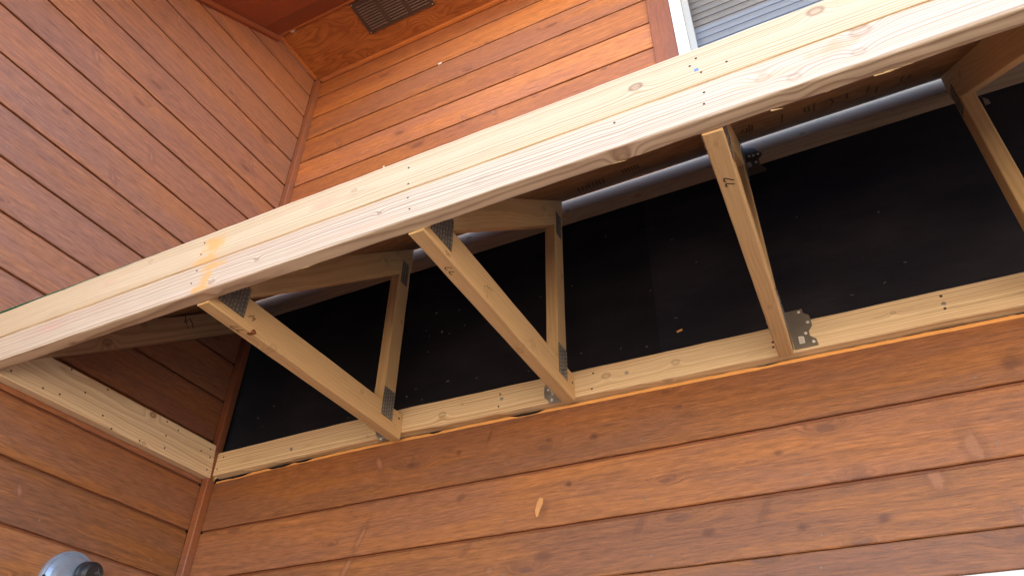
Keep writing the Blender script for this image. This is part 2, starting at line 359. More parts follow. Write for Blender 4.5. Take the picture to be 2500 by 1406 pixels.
def sweep(name, prof, xs, mat, parent, mw, move=None, left=None, right=None):
    """closed profile of (y,z) points carried along x; left/right give the end cuts as functions of z"""
    k = len(prof); vs, fs = [], []; x0, x1 = xs[0], xs[-1]
    for j, x in enumerate(xs):
        t = (x - x0) / (x1 - x0)
        for i, (y, z) in enumerate(prof):
            l = left(z) if left else x0; r = right(z) if right else x1
            xx = l + (r - l) * t; dy, dz = move(xx, i, y, z) if move else (0, 0)
            vs.append((xx, y + dy, z + dz))
    for j in range(len(xs) - 1):
        for i in range(k):
            i2 = (i + 1) % k; fs.append((j * k + i, j * k + i2, (j + 1) * k + i2, (j + 1) * k + i))
    fs.append(tuple(range(k - 1, -1, -1))); fs.append(tuple((len(xs) - 1) * k + i for i in range(k)))
    return obj(name, vs, fs, mat, parent, mw)
def rect_prof(t, w, b):
    p = []
    for (sy, sz, a0) in ((1, -1, -90), (1, 1, 0), (-1, 1, 90), (-1, -1, 180)):
        for q in (0, 45, 90):
            a = math.radians(a0 + q); p.append((sy * (t / 2 - b) + b * math.cos(a), sz * (w / 2 - b) + b * math.sin(a)))
    return p
def lin(a, b, n): return [a + (b - a) * i / (n - 1) for i in range(n)]
def lumber(name, p0, p1, wdir, w, t, mat, parent=None, bev=0.003, jit=0.0006, cut0=0.0, cut1=0.0, bow=None, seed=0, step=0.035):
    """a sawn board whose centre line runs p0 to p1; wdir is the direction of its wide side"""
    p0, p1 = Vector(p0), Vector(p1); L = (p1 - p0).length; mw = frame(p0, p1 - p0, wdir)
    def move(x, i, y, z):
        c = i // 3; q = noise.noise((x * 14 + seed, c * 5.3, seed * 1.7)); q2 = noise.noise((x * 45 + seed, c * 3.1, seed * 0.7))
        b = float(np.interp(x, [a for a, _ in bow], [d for _, d in bow])) if bow else 0.0
        return (math.copysign(1, y) * (q + 0.5 * q2) * jit, b + math.copysign(1, z) * (q - 0.6 * q2) * jit)
    return sweep(name, rect_prof(t, w, bev), lin(0, L, max(8, int(L / step))), mat, parent, mw, move,
                 (lambda z: cut0 * z) if cut0 else None, (lambda z: L + cut1 * z) if cut1 else None)
def disc(name, c, n, r, h, mat, parent=None, seg=10, dome=0.4):
    n = Vector(n).normalized(); up = Vector((0, 0, 1)) if abs(n.z) < 0.9 else Vector((0, 1, 0))
    mw = frame(c, n, up); vs, fs = [], []
    for (x, rr) in ((-0.002, r), (h * (1 - dome), r), (h, r * 0.62)):
        for i in range(seg):
            a = 2 * math.pi * i / seg; vs.append((x, rr * math.cos(a), rr * math.sin(a)))
    for j in range(2):
        for i in range(seg):
            i2 = (i + 1) % seg; fs.append((j * seg + i, j * seg + i2, (j + 1) * seg + i2, (j + 1) * seg + i))
    fs.append(tuple(2 * seg + i for i in range(seg)))
    return obj(name, vs, fs, mat, parent, mw)
def extrude_poly(name, pts, depth, mat, parent=None):
    """pts: world points of a flat outline; depth: vector"""
    k = len(pts); c = sum((Vector(p) for p in pts), Vector()) / k; d = Vector(depth)
    vs = [Vector(p) - c for p in pts] + [Vector(p) - c + d for p in pts]
    fs = [tuple(range(k)), tuple(range(2 * k - 1, k - 1, -1))] + [(i, k + i, k + (i + 1) % k, (i + 1) % k) for i in range(k)]
    return obj(name, vs, fs, mat, parent, Matrix.Translation(c))
def strokes(name, lines, n, w, mat, parent, lift=0.0004):
    """flat pen or stamp marks lying on a surface with normal n"""
    n = Vector(n).normalized(); vs, fs = [], []; c = Vector(lines[0][0])
    for ln in lines:
        for a, b in zip(ln, ln[1:]):
            a, b = Vector(a) - c + n * lift, Vector(b) - c + n * lift; d = (b - a).normalized(); s = d.cross(n) * w / 2; e = d * w * 0.35
            k = len(vs); vs += [a - s - e, a + s - e, b + s + e, b - s + e]; fs.append((k, k + 1, k + 2, k + 3))
    return obj(name, vs, fs, mat, parent, Matrix.Translation(c))

# ------------------------------------------------------------------ ground and the body of the house
GZ = -1.6
g = obj('ground', [(-60, -60, 0), (60, -60, 0), (60, 60, 0), (-60, 60, 0)], [(0, 1, 2, 3)], M_GROUND, None, Matrix.Translation((0, 0, GZ)))
g['kind'] = 'structure'; g['label'] = 'dry tan gravel ground in front of the house'

dr = obj('bounce_apron', [(-12, -4.9, 0), (12, -4.9, 0), (12, 0.1, 0), (-12, 0.1, 0)], [(0, 1, 2, 3)], plain('apron_dark', (0.055, 0.052, 0.050), 0.9, 0.15, 0.0, 0.3, 25.0, 0.4), None, Matrix.Translation((0, 0, GZ + 0.004)))  # unseen dark apron, added to cut ground bounce under the porch roof
dr['kind'] = 'structure'; dr['label'] = 'added dark apron along the foot of the house wall, cutting bounce light'
EXP, Z1 = 0.1704, 0.8555                       # siding exposure, height of the first groove under the porch ledger
SOF = 3.395                                    # main soffit
RK = 0.63                                      # roof pitch
def rake(y): return 3.388 + RK * (y + 0.3167)
GROOVES = [Z1 + EXP * k for k in range(-15, 16)]
WX0, WX1, WZ0, WZ1 = 1.963, 3.05, 2.02, 3.20   # upper window opening (outside of its white frame)
LX0, LX1, LZ0, LZ1 = 1.90, 3.10, -0.65, 0.452  # lower window

def board_profile(h, tongue=True, t=0.018):
    b = 0.0025
    p = [(t, 0.0), (0.0 + b, 0.0), (0.0, b), (0.0, h * 0.5), (0.0, h - b), (b, h)]
    if tongue: p += [(0.0105, h), (0.0105, h + 0.013), (t, h + 0.013)]
    else: p += [(t, h)]
    return p
def siding(parent, mw_of, x0, x1, z0, z1, seed, left=None, right=None, tongue=True, ztop=None, mat=None):
    """one board, its own x along the wall, y into the wall, z up from its lower edge"""
    h = z1 - z0; pr = board_profile(h, tongue); rnd = random.Random(seed)
    def move(x, i, y, z):
        e = 0.0009 * noise.noise((x * 30 + seed, i * 2.0, 0.3)) + 0.0006 * noise.noise((x * 95 + seed, i, 1.3))
        f = 0.0012 * noise.noise((x * 2.1 + seed, z * 9, seed))
        if y < 0.006:
            dz = e if i in (1, 2, 4, 5) else 0
            if ztop and i in (4, 5): dz += ztop(x) - z1
            return (f, dz)
        if ztop and i in (6, 7, 8): return (0, ztop(x) - z1)
        return (0, 0)
    L = lin(x0, x1, max(10, int((x1 - x0) / 0.035)))
    o = sweep('siding_board', pr, L, mat or (M_SID_SHADE if z0 < 1.02 else M_SID_LIT if parent is wall else M_SID), parent, mw_of(z0), move, left, right); o.data.materials.append(M_INNER); k = len(pr)
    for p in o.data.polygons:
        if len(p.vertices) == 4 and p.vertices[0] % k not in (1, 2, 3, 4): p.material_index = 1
    return o

# --- main wall
wall = thing('house_wall', (1.7, 0.1, GZ), 'red-brown stained main wall of horizontal boards behind the porch framing', 'wall')
mw_main = lambda z: Matrix.Translation((0, 0, z))
vs, fs = [], []
WR = 5.2
for lo, hi in (((-0.15, .0215, GZ), (LX0, .16, LZ1)), ((LX1, .0215, GZ), (WR, .16, LZ1)), ((LX0, .0215, GZ), (LX1, .16, LZ0)), ((-0.15, .0215, LZ1), (WR, .16, WZ0)),
               ((-0.15, .0215, WZ0), (WX0, .16, WZ1)), ((WX1, .0215, WZ0), (WR, .16, WZ1)), ((-0.15, .0215, WZ1), (WR, .16, SOF + 0.2))): boxg(lo, hi, vs, fs)
obj('wall_core', vs, fs, M_DARK, wall)
cut_x = [0.034, 0.30, 0.72, 1.20, 1.72, 2.20, 2.63, 5.2]; cut_z = [1.036, 1.043, 1.046, 1.041, 1.034, 1.027, 1.019, 0.99]
def cut(x): return float(np.interp(x, cut_x, cut_z)) + 0.0012 * noise.noise((x * 11, 3.3, 0)) + 0.0007 * noise.noise((x * 37, 1.3, 0))
XL = 0.030
main_boards = {}
def scar_mat(name, z0, lst):
    out = []
    for (px, rx, rz, sl, tone, st) in lst:
        q = on(px, 1, 0.0); out.append((q.x, q.z - z0, rx, rz, sl, tone, st))
    return stained(name, scars=out, **LOW_SHADE)
zb0 = lambda k: GROOVES[k] + 0.0046
SCAR = {15: scar_mat('stained_board_a', zb0(15), [((1450, 1065), .013, .009, 0, 'dark', .9), ((1340, 1073), .009, .007, 0, 'dark', .7), ((1120, 1105), .008, .008, 0, 'dark', .7), ((2470, 885), .022, .016, .4, 'dark', .7), ((1195, 1066), .005, .020, .4, 'dark', .6), ((1655, 993), .012, .005, 0, 'dark', .6), ((1005, 1135), .010, .008, 0, 'dark', .6), ((720, 1160), .006, .022, .5, 'pale', .6)]),
        14: scar_mat('stained_board_b', zb0(14), [((880, 1312), .009, .038, .45, 'pale', .85), ((2376, 1088), .017, .045, -.1, 'pale', .75), ((1388, 1181), .009, .008, 0, 'dark', .8), ((1900, 1105), .011, .006, 0, 'dark', .6), ((1125, 1215), .012, .012, .3, 'dark', .55), ((805, 1240), .011, .014, .3, 'dark', .45), ((1325, 1243), .018, .022, .3, 'dark', .45), ((1700, 1150), .20, .005, 0, 'dark', .35)]),
        13: scar_mat('stained_board_c', zb0(13) if False else 0.5415, [((1565, 1275), .013, .030, .6, 'dark', .42), ((1140, 1335), .013, .026, .7, 'dark', .4), ((1325, 1355), .022, .014, .2, 'dark', .5), ((1868, 1245), .012, .032, .55, 'dark', .38), ((2285, 1165), .017, .034, 0, 'pale', .8), ((1960, 1285), .012, .008, 0, 'dark', .8), ((2157, 1266), .014, .010, .2, 'dark', .7), ((1730, 1300), .016, .010, .2, 'dark', .7), ((1194, 1392), .012, .009, 0, 'pale', .6), ((845, 1385), .010, .034, .5, 'pale', .85)])}
def nails(parent, pts, nrm, r=0.0035, mat=M_SID_NAIL, name='nail_head', h=0.001, seg=8):
    for p in pts: disc(name, p, nrm, r, h, mat, parent, seg)
for k, gz in enumerate(GROOVES[:-1]):
    z0, z1 = gz + 0.0046, gz + EXP - 0.0046
    if k == 12: z1 = 0.5395                                     # a narrower board with a tight joint above it
    if k == 13: z0 = 0.5415
    if z1 < LZ0 or z0 > LZ1 + 0.05 and z0 < 1.0:
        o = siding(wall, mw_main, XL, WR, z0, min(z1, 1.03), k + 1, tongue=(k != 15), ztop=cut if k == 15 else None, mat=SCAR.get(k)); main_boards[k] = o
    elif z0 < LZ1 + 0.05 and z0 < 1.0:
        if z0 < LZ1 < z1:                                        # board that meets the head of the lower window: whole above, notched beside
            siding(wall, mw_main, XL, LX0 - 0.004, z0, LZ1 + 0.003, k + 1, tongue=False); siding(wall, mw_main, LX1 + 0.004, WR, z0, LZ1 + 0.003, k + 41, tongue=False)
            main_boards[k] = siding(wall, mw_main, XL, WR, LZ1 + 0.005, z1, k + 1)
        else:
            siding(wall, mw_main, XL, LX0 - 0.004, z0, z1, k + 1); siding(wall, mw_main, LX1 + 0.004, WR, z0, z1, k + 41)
    elif z0 >= 1.86:
        if z1 > 3.36: z1 = 3.372
        if z1 - z0 < 0.03: continue
        if z1 > WZ0 - 0.09 and z0 < WZ1:
            siding(wall, mw_main, XL, 1.872 - 0.002, z0, z1, k + 1, tongue=z1 < 3.3); siding(wall, mw_main, WX1 + 0.095, WR, z0, z1, k + 41, tongue=z1 < 3.3)
        else: siding(wall, mw_main, XL, WR, z0, z1, k + 1, tongue=z1 < 3.3)
# the sawn strip of siding that bridges the top of the porch roof
siding(wall, mw_main, XL, WR, 1.868, GROOVES[21] - 0.0055, 88)
for i, (kx, kz) in enumerate([(1.2414, .7252), (1.6555, .7235), (2.0596, .7224), (0.40, .730), (0.83, .728), (2.47, .724), (2.88, .724)]): nails(main_boards.get(14, wall), [(kx, 0.0005, kz)], (0, -1, 0))
nails(main_boards.get(15, wall), [(1.2415, .0005, .8964), (1.6612, .0005, .8903), (2.0695, .0005, .8893), (0.40, .0005, .893), (0.83, .0005, .897), (2.48, .0005, .889)], (0, -1, 0))
nails(main_boards.get(13, wall), [(2.064, .0005, .5748), (1.6572, .0005, .5773), (1.24, .0005, .578), (0.82, .0005, .58), (2.47, .0005, .575)], (0, -1, 0))
nails(main_boards.get(12, wall), [(2.046, .0005, .5034)], (0, -1, 0))
# bare strip where the siding was sawn through, ragged under the ledger
vs, fs = [], []
dips = [(0.06, 0.03, 0.004), (0.14, 0.05, 0.006), (0.335, 0.05, 0.010), (0.44, 0.035, 0.007), (0.98, 0.02, 0.005), (1.31, 0.05, 0.009), (2.03, 0.03, 0.003)]
xs = lin(0.040, 5.2, 520)
for x in xs:
    z = cut(x); top = 0.0115 + 0.0016 * noise.noise((x * 23, 0, 5)) + 0.001 * noise.noise((x * 80, 0, 2))
    for (dx, dw, dd) in dips: top -= dd * math.exp(-((x - dx) / dw) ** 4)
    vs += [(x, 0.0010 + 0.0005 * noise.noise((x * 30, 4, 4)), z - 0.0014 + 0.0010 * noise.noise((x * 50, 9, 0))), (x, 0.0018, z + top * 0.45), (x, 0.0055, z + top), (x, 0.017, z + top - 0.001), (x, 0.017, z - 0.001)]
for i in range(len(xs) - 1):
    for j in range(4): fs.append((5 * i + j, 5 * i + 5 + j, 5 * i + 6 + j, 5 * i + 1 + j))
fs += [(0, 1, 2, 3, 4), tuple(5 * (len(xs) - 1) + j for j in (4, 3, 2, 1, 0))]
o = obj('cut_edge', vs, fs, M_BARE, wall); o['label'] = 'bare orange sawn edge under the ledger'
# bare torn mark on the second board below
mk = [on(p, 1, -0.0012) for p in ((1318, 1213), (1326, 1216), (1325, 1228), (1318, 1244), (1314, 1258), (1309, 1262), (1306, 1246), (1311, 1226))]
o = extrude_poly('scuff', mk, (0, 0.003, 0), plain('torn_wood', (0.60, 0.30, 0.12), 0.8, 0.1, 0.0, 0.2, 60.0), wall); o['label'] = 'pale orange torn scuff'
# black paper
def paper(name, x0, x1, y, z0, z1, seed, mat):
    nx, nz = 70, 14; vs, fs = [], []
    for i in range(nx + 1):
        for j in range(nz + 1):
            x, z = x0 + (x1 - x0) * i / nx, z0 + (z1 - z0) * j / nz
            vs.append((x, y + 0.0012 * noise.noise((x * 4 + seed, z * 6, 0)) , z))
    for i in range(nx):
        for j in range(nz):
            a = i * (nz + 1) + j; fs.append((a, a + nz + 1, a + nz + 2, a + 1))
    return obj(name, vs, fs, mat, wall, None, True)
pap = paper('building_paper', 0.020, 1.85, 0.0200, 1.0, 1.95, 1, M_PAPER); paper('building_paper', 1.742, 5.2, 0.0172, 1.0, 1.95, 7, M_PAPER2)
st_px = [(1066, 764), (1121, 757), (1135, 794), (1097, 814), (1079, 810), (1048, 820), (1040, 807), (1045, 859), (1396, 698), (1320, 725), (1588, 709), (1516, 850), (1579, 846), (1419, 862),
         (1290, 905), (1164, 922), (1093, 930), (1016, 949), (1650, 776), (1479, 577), (993, 968), (1030, 975), (850, 1019), (669, 991), (630, 1020), (1142, 1038), (1590, 560), (1640, 585), (2145, 518), (1945, 530), (2160, 690), (2210, 640), (640, 1040), (1700, 640), (2080, 720), (1560, 480)]
rnd = random.Random(5)
for i, p in enumerate(st_px):
    q = on(p, 1, 0.0185 if p[0] < 1603 else 0.0157); a = rnd.uniform(-0.2, 0.9)
    d = Vector((math.cos(a), 0, math.sin(a))); L = rnd.uniform(0.004, 0.009)
    vs, fs = [], []; boxg((-L / 2, -0.0012, -0.0007), (L / 2, 0.001, 0.0007), vs, fs)
    obj('staple', vs, fs, M_STAPLE if i % 4 else M_NAIL, pap, frame(q, d, (0, 0, 1)))

# --- left return wall (gable end under the falling roof)
lw = thing('house_wall', (-0.1, -1.5, GZ), 'red-brown stained side wall of slanting boards at the left of the corner', 'wall')
YE = -3.4
mw_left = lambda z: frame((0, 0, z), (0, 1, 0), (0, 0, 1))
lk = {}
for k, gz in enumerate(GROOVES[:-1]):
    z0, z1 = gz + 0.0046, gz + EXP - 0.0046
    if z1 > 3.36: z1 = 3.374
    if z1 - z0 < 0.03: continue
    lf = lambda zl, z0=z0: max(YE, -0.3167 + (z0 + zl - 3.388 + 0.006) / RK)
    lk[k] = siding(lw, mw_left, YE, -0.030, z0, z1, k + 200, left=lf, tongue=z1 < 3.3)
    rr = random.Random(k); yy = -0.12 - rr.uniform(0, 0.2)
    while yy > -1.5:
        if lf(0.1) < yy - 0.05: nails(lk[k], [(-0.0005, yy, z0 + 0.036 + rr.uniform(-0.004, 0.004))], (1, 0, 0))
        yy -= 0.41
vs, fs = [], []
pts = [(YE, GZ), (-0.02, GZ), (-0.02, 3.37), (-0.33, 3.37), (YE, rake(YE) - 0.01)]
for x in (-0.16, -0.0215):
    for (y, z) in pts: vs.append((x, y, z))
fs = [(0, 1, 2, 3, 4), (9, 8, 7, 6, 5)] + [(i, 5 + i, 5 + (i + 1) % 5, (i + 1) % 5) for i in range(5)]
obj('wall_core', vs, fs, M_DARK, lw)
# --- corner post
vs, fs = [], []
bevel_box((-0.0165, -0.0165, -2.48), (0.0165, 0.0165, 2.48), 0.0035, vs, fs)
cp = obj('corner_post', vs, fs, M_TRIM, None, Matrix.Translation((0.0185, -0.0165, 0.885)))
tag(cp, 'slim brown corner post where the two board walls meet', 'corner post')

# ------------------------------------------------------------------ soffit, eaves and roof
sof = thing('soffit', (1.5, -0.18, SOF), 'orange-brown plywood soffit at the top with wavy grain', 'soffit')
box('plywood_panel', (0.0, -0.345, SOF), (5.2, 0.0, SOF + 0.012), M_PLY, sof)
def strip(name, p0, p1, w, t, parent, wd=(0, 0, 1)): return lumber(name, p0, p1, wd, w, t, M_TRIM2, parent, 0.0025, 0.0003, step=0.08)
M_TRIM2 = stained('stained_soffit_trim', base=(0.46, 0.14, 0.042), orange=(0.55, 0.18, 0.045), knots=False, streak=0.4, saw=0.4)
strip('trim_strip', (0.035, -0.009, SOF - 0.012), (5.2, -0.009, SOF - 0.012), 0.022, 0.018, sof)
strip('trim_strip', (0.009, -0.34, SOF - 0.010), (0.009, -0.030, SOF - 0.010), 0.018, 0.018, sof)
strip('trim_strip', (0.0, -0.347, SOF - 0.004), (5.2, -0.347, SOF - 0.004), 0.026, 0.030, sof)
# sloping underside: shallow over the main wall, running down over the side wall
roof = thing('house_roof', (0.0, 1.8, 3.3), 'dark red sloping roof underside in the top corner beyond the soffit', 'roof')
def slab(name, x0, x1, y0, y1, zf, t, mat):
    q = [Vector((x, y, zf(y))) for (x, y) in ((x0, y0), (x1, y0), (x1, y1), (x0, y1))]
    return extrude_poly(name, q, (0, 0, t), mat, roof)
M_PLY2 = stained('stained_roof_lining', base=(0.27, 0.065, 0.026), orange=(0.32, 0.08, 0.024), knots=False, streak=0.8, saw=0.4)
zu = lambda y: rake(y) + 0.004
slab('roof_lining', 0.0, 5.4, -0.44, -0.345, zu, 0.02, M_PLY2)
slab('roof_lining', -0.0, 0.62, -3.6, -0.4405, zu, 0.02, M_PLY2)
zr = lambda y: rake(y) + 0.16
slab('roof_slope', -6.0, 5.4, -0.455, 4.2, zr, 0.06, M_SHINGLE)
slab('roof_slope', -6.0, 0.64, -3.65, -0.4555, zr, 0.06, M_SHINGLE)
zb = lambda y: rake(4.2) - RK * (y - 4.2) + 0.16
slab('roof_slope', -6.0, 5.4, 4.2005, 9.0, zb, 0.06, M_SHINGLE)
extrude_poly('fascia', [(0.64, -0.465, zr(-.455)), (5.4, -0.465, zr(-.455)), (5.4, -0.465, zu(-.44) - 0.01), (0.64, -0.465, zu(-.44) - 0.01)], (0, 0.025, 0), M_TRIM, roof)
extrude_poly('fascia', [(0.64, -0.53, zr(-.53)), (0.64, -3.65, zr(-3.65)), (0.64, -3.65, zu(-3.65) - 0.01), (0.64, -0.53, zu(-.53) - 0.01)], (-0.02, 0, 0), M_TRIM, roof)
box('gable_wall', (5.2, 0.0, GZ), (5.35, 8.4, 3.6), M_DARK, roof); box('back_wall', (-5.8, 8.3, GZ), (5.3, 8.4, 3.6), M_DARK, roof)
# moulding along the side wall under the slope
lumber('rake_moulding', (0.011, -3.4, rake(-3.4) - 0.016), (0.011, -0.335, rake(-0.335) - 0.016), (0, -RK, 1), 0.030, 0.022, M_PLY2, roof, 0.004, 0.0006, step=0.08)
b = thing('bolt', on((712, 73), 2, SOF - 0.001), 'small silver bolt head in the corner of the soffit', 'bolt')
disc('bolt_head', on((712, 73), 2, SOF), (0, 0, -1), 0.015, 0.008, M_LABEL, b, 12); disc('washer', on((712, 73), 2, SOF), (0, 0, -1), 0.020, 0.0025, M_NAIL, b, 14)

# soffit vent: three banks of louvres
va, vb, vc = on((852, 13), 2, SOF - 0.004), on((906, 84), 2, SOF - 0.004), on((1062, 11), 2, SOF - 0.004)
vx0, vx1, vy0, vy1 = (va.x + vb.x) / 2, vc.x, va.y, (vb.y + vc.y) / 2
vent = thing('soffit_vent', ((vx0 + vx1) / 2, (vy0 + vy1) / 2, SOF), 'dark brown louvred vent set in the plywood soffit', 'vent')
zz0, zz1 = SOF - 0.0065, SOF - 0.0005
fw = 0.021; banks = []
bw = (vx1 - vx0 - 2 * fw - 2 * 0.024) / 3
vs, fs = [], []
boxg((vx0, vy0, zz0), (vx1, vy0 + fw, zz1), vs, fs); boxg((vx0, vy1 - fw * 0.7, zz0), (vx1, vy1, zz1), vs, fs)
boxg((vx0, vy0 + fw, zz0), (vx0 + fw, vy1 - fw * 0.7, zz1), vs, fs); boxg((vx1 - fw, vy0 + fw, zz0), (vx1, vy1 - fw * 0.7, zz1), vs, fs)
for i in range(3):
    bx = vx0 + fw + i * (bw + 0.024); banks.append(bx)
    if i: boxg((bx - 0.024, vy0 + fw, zz0 - 0.001), (bx, vy1 - fw * 0.7, zz1), vs, fs)
obj('vent_frame', vs, fs, M_BROWN, vent)
box('vent_screen', (vx0 + fw, vy0 + fw, SOF - 0.0012), (vx1 - fw, vy1 - fw * 0.7, SOF - 0.0004), M_BLACK, vent)
ns = 10; sy0, sy1 = vy0 + fw, vy1 - fw * 0.7
me_slat = None
for bx in banks:
    for j in range(ns):
        yy = sy0 + (sy1 - sy0) * (j + 0.5) / ns
        if me_slat is None:
            vs, fs = [], []; hb = (sy1 - sy0) / ns * 0.31
            bevel_box((0, -hb, -0.003), (bw, hb, 0.003), 0.0008, vs, fs); me_slat = bpy.data.meshes.new('vent_slat'); me_slat.from_pydata(vs, [], fs); me_slat.materials.append(M_VSL if 'M_VSL' in globals() else plain('vent_louvre', (0.16, 0.11, 0.095), 0.45, 0.45, 0.0, 0.1, 40.0))
        place('vent_slat', me_slat, vent, Matrix.Translation((bx, yy, SOF - 0.0065)) @ Matrix.Rotation(math.radians(22), 4, 'X'))
for px in ((908, 84), (1057, 12), (853, 11)):
    q = on(px, 2, zz0); disc('vent_screw', (min(max(q.x, vx0 + .008), vx1 - .008), min(max(q.y, vy0 + .008), vy1 - .008), zz0), (0, 0, -1), 0.0035, 0.0015, M_NAIL, vent, 8)

# ------------------------------------------------------------------ windows
def window(x0, x1, z0, z1, label, casing):
    w = thing('window', ((x0 + x1) / 2, 0.0, z0), label, 'window')
    def fr(name, a, wid, ya, yb, mat, bev):
        vs, fs = [], []; (p, q, r, s) = a
        for lo, hi in (((p, ya, s - wid), (q, yb, s)), ((p, ya, r), (q, yb, r + wid)), ((p, ya, r + wid), (p + wid, yb, s - wid)), ((q - wid, ya, r + wid), (q, yb, s - wid))):
            boxg(lo, hi, vs, fs)
        o = obj(name, vs, fs, mat, w); md = o.modifiers.new('b', 'BEVEL'); md.width = bev; md.segments = 2; md.limit_method = 'ANGLE'
        return o
    fr('frame', (x0, x1, z0, z1), 0.030, -0.016, 0.075, M_WHITE, 0.003)
    fr('frame_stop', (x0 + 0.0302, x1 - 0.0302, z0 + 0.0302, z1 - 0.0302), 0.0135, -0.004, 0.075, M_WHITE, 0.002)
    s = fr('sash', (x0 + 0.044, x1 - 0.044, z0 + 0.044, z1 - 0.044), 0.028, 0.014, 0.050, M_SASH, 0.003)
    vs = [(x0 + .07, .030, z0 + .07), (x1 - .07, .030, z0 + .07), (x1 - .07, .030, z1 - .07), (x0 + .07, .030, z1 - .07)]
    obj('pane', vs, [(0, 1, 2, 3)], M_GLASS, w)
    vs, fs = [], []; boxg((x0 - .02, 0.078, z0 - .02), (x1 + .02, 0.62, z1 + .02), vs, fs); fs.pop(2)
    obj('room_lining', vs, fs, M_DARK, w)
    if casing:
        for (a, b, c, d) in ((x0 - 0.0925, x0 - 0.001, z0 - 0.09, z1 + 0.09), (x1 + 0.001, x1 + 0.0925, z0 - 0.09, z1 + 0.09)):
            lumber('casing', ((a + b) / 2, -0.002, c), ((a + b) / 2, -0.002, d), (1, 0, 0), b - a, 0.022, M_TRIM, w, 0.003, 0.0004)
        for (c, d) in ((z0 - 0.09, z0 - 0.001), (z1 + 0.001, z1 + 0.09)):
            lumber('casing', (x0 - 0.0005, -0.0025, (c + d) / 2), (x1 + 0.0005, -0.0025, (c + d) / 2), (0, 0, 1), d - c, 0.022, M_TRIM, w, 0.003, 0.0004)
    return w
uw = window(WX0, WX1, WZ0, WZ1, 'white-framed window with closed blinds above the porch beam', True)
window(LX0, LX1, LZ0, LZ1, 'white window frame edge in the bottom right corner', False)
bl = thing('window_blind', ((WX0 + WX1) / 2, 0.10, WZ0 + .05), 'pale horizontal slat blind behind the upper window glass', 'blind')
me_bs = None; zz = WZ0 + 0.06
while zz < WZ1 - 0.06:
    if me_bs is None:
        vs, fs = [], []; ns_ = 5; xa, xb = WX0 + 0.052, WX1 - 0.052
        for (x) in (xa, xb):
            for i in range(ns_):
                t = i / (ns_ - 1) - 0.5; vs.append((x, 0.006 * (1 - 4 * t * t), 0.0300 * t))
            for i in range(ns_ - 1, -1, -1):
                t = i / (ns_ - 1) - 0.5; vs.append((x, 0.006 * (1 - 4 * t * t) + 0.002, 0.0300 * t))
        k = 2 * ns_; fs = [tuple(range(k - 1, -1, -1)), tuple(range(k, 2 * k))] + [(i, (i + 1) % k, k + (i + 1) % k, k + i) for i in range(k)]
        me_bs = bpy.data.meshes.new('slat'); me_bs.from_pydata(vs, [], fs); me_bs.materials.append(M_BLIND)
    place('slat', me_bs, bl, Matrix.Translation((0, 0.085, zz)) @ Matrix.Rotation(math.radians(12), 4, 'X')); zz += 0.0425
for x in (WX0 + 0.19, WX1 - 0.19): box('ladder_cord', (x, 0.070, WZ0 + .05), (x + 0.0012, 0.0712, WZ1 - .05), M_BLIND, bl)

# ------------------------------------------------------------------ porch framing
BB, BT, BM = 1.043, 1.235, 1.1325                # beam underside, top, joint between its two boards
BY, BYB = -0.904, -0.866
def bk(px, ox, oz): q = on(px, 1, BY); return (q.x - ox, q.z - oz)
zc_u, zc_l = (BM + BT) / 2, (BM + BB) / 2 - 0.0005
ku = [(*bk((1552, 217), -0.0, zc_u), 0.010, 'z', 0.75), (*bk((1990, 33), -0.0, zc_u), 0.011, 'z', 0.65), (*bk((866, 468), 0, zc_u), 0.006, 'z', 0.4), (*bk((370, 640), 0, zc_u), 0.006, 'z', 0.3)]
kl = [(*bk((2100, 80), 0, zc_l), 0.013, 'z', 0.35), (*bk((2096, 130), 0, zc_l), 0.009, 'z', 0.30), (*bk((1938, 192), 0, zc_l), 0.009, 'z', 0.28), (*bk((1862, 194), 0, zc_l), 0.010, 'z', 0.22), (*bk((515, 690), 0, zc_l), 0.007, 'z', 0.5), (1.93, 0.010, 0.010, 'y', 0.3), (*bk((925, 524), 0, zc_l), 0.004, 'z', .6), (*bk((625, 637), 0, zc_l), 0.005, 'z', .5)]
OR = (0.74, 0.38, 0.11)
su = [(*bk((525, 600), 0, zc_u), 0.05, 0.035, OR, 0.75), (*bk((505, 637), 0, zc_u), 0.055, 0.020, OR, 0.65), (*bk((800, 497), 0, zc_u), 0.06, 0.02, (0.66, 0.30, 0.22), 0.35), (*bk((270, 690), 0, zc_u), 0.03, 0.012, (0.66, 0.30, 0.22), 0.25)]
sl = [(*bk((520, 650), 0, zc_l), 0.05, 0.014, OR, 0.7), (*bk((503, 676), 0, zc_l), 0.018, 0.030, OR, 0.7), (*bk((487, 705), 0, zc_l), 0.04, 0.012, OR, 0.75), (*bk((120, 800), 0, zc_l), 0.05, 0.02, (0.68, 0.36, 0.28), 0.35), (*bk((2030, 120), 0, zc_l), 0.05, 0.018, (0.45, 0.30, 0.12), 0.45), (*bk((1880, 190), 0, zc_l), 0.09, 0.012, (0.50, 0.36, 0.20), 0.35), (*bk((900, 555), 0, zc_l), 0.10, 0.015, (0.70, 0.45, 0.33), 0.35)]
M_BU = wood('beam_upper_wood', 11, early=(0.70, 0.56, 0.39), late=(0.41, 0.26, 0.13), spacing=0.0066, pith=(0.05, 0.26), knots=ku, stains=su, pinkness=0.2, contrast=0.85, wander=0.009)
M_BL = wood('beam_lower_wood', 23, early=(0.72, 0.60, 0.47), late=(0.33, 0.21, 0.14), pink=(0.71, 0.55, 0.46), spacing=0.0072, pith=(0.04, -0.22), knots=kl, stains=sl, pinkness=0.7, contrast=0.95, wander=0.014)
fu = thing('beam_board', (2.0, -0.885, BM), 'upper cream board of the long porch beam with an orange resin stain', 'beam')
fl = thing('beam_board', (2.0, -0.885, BB), 'lower pale pinkish board of the long porch beam showing its underside', 'beam')
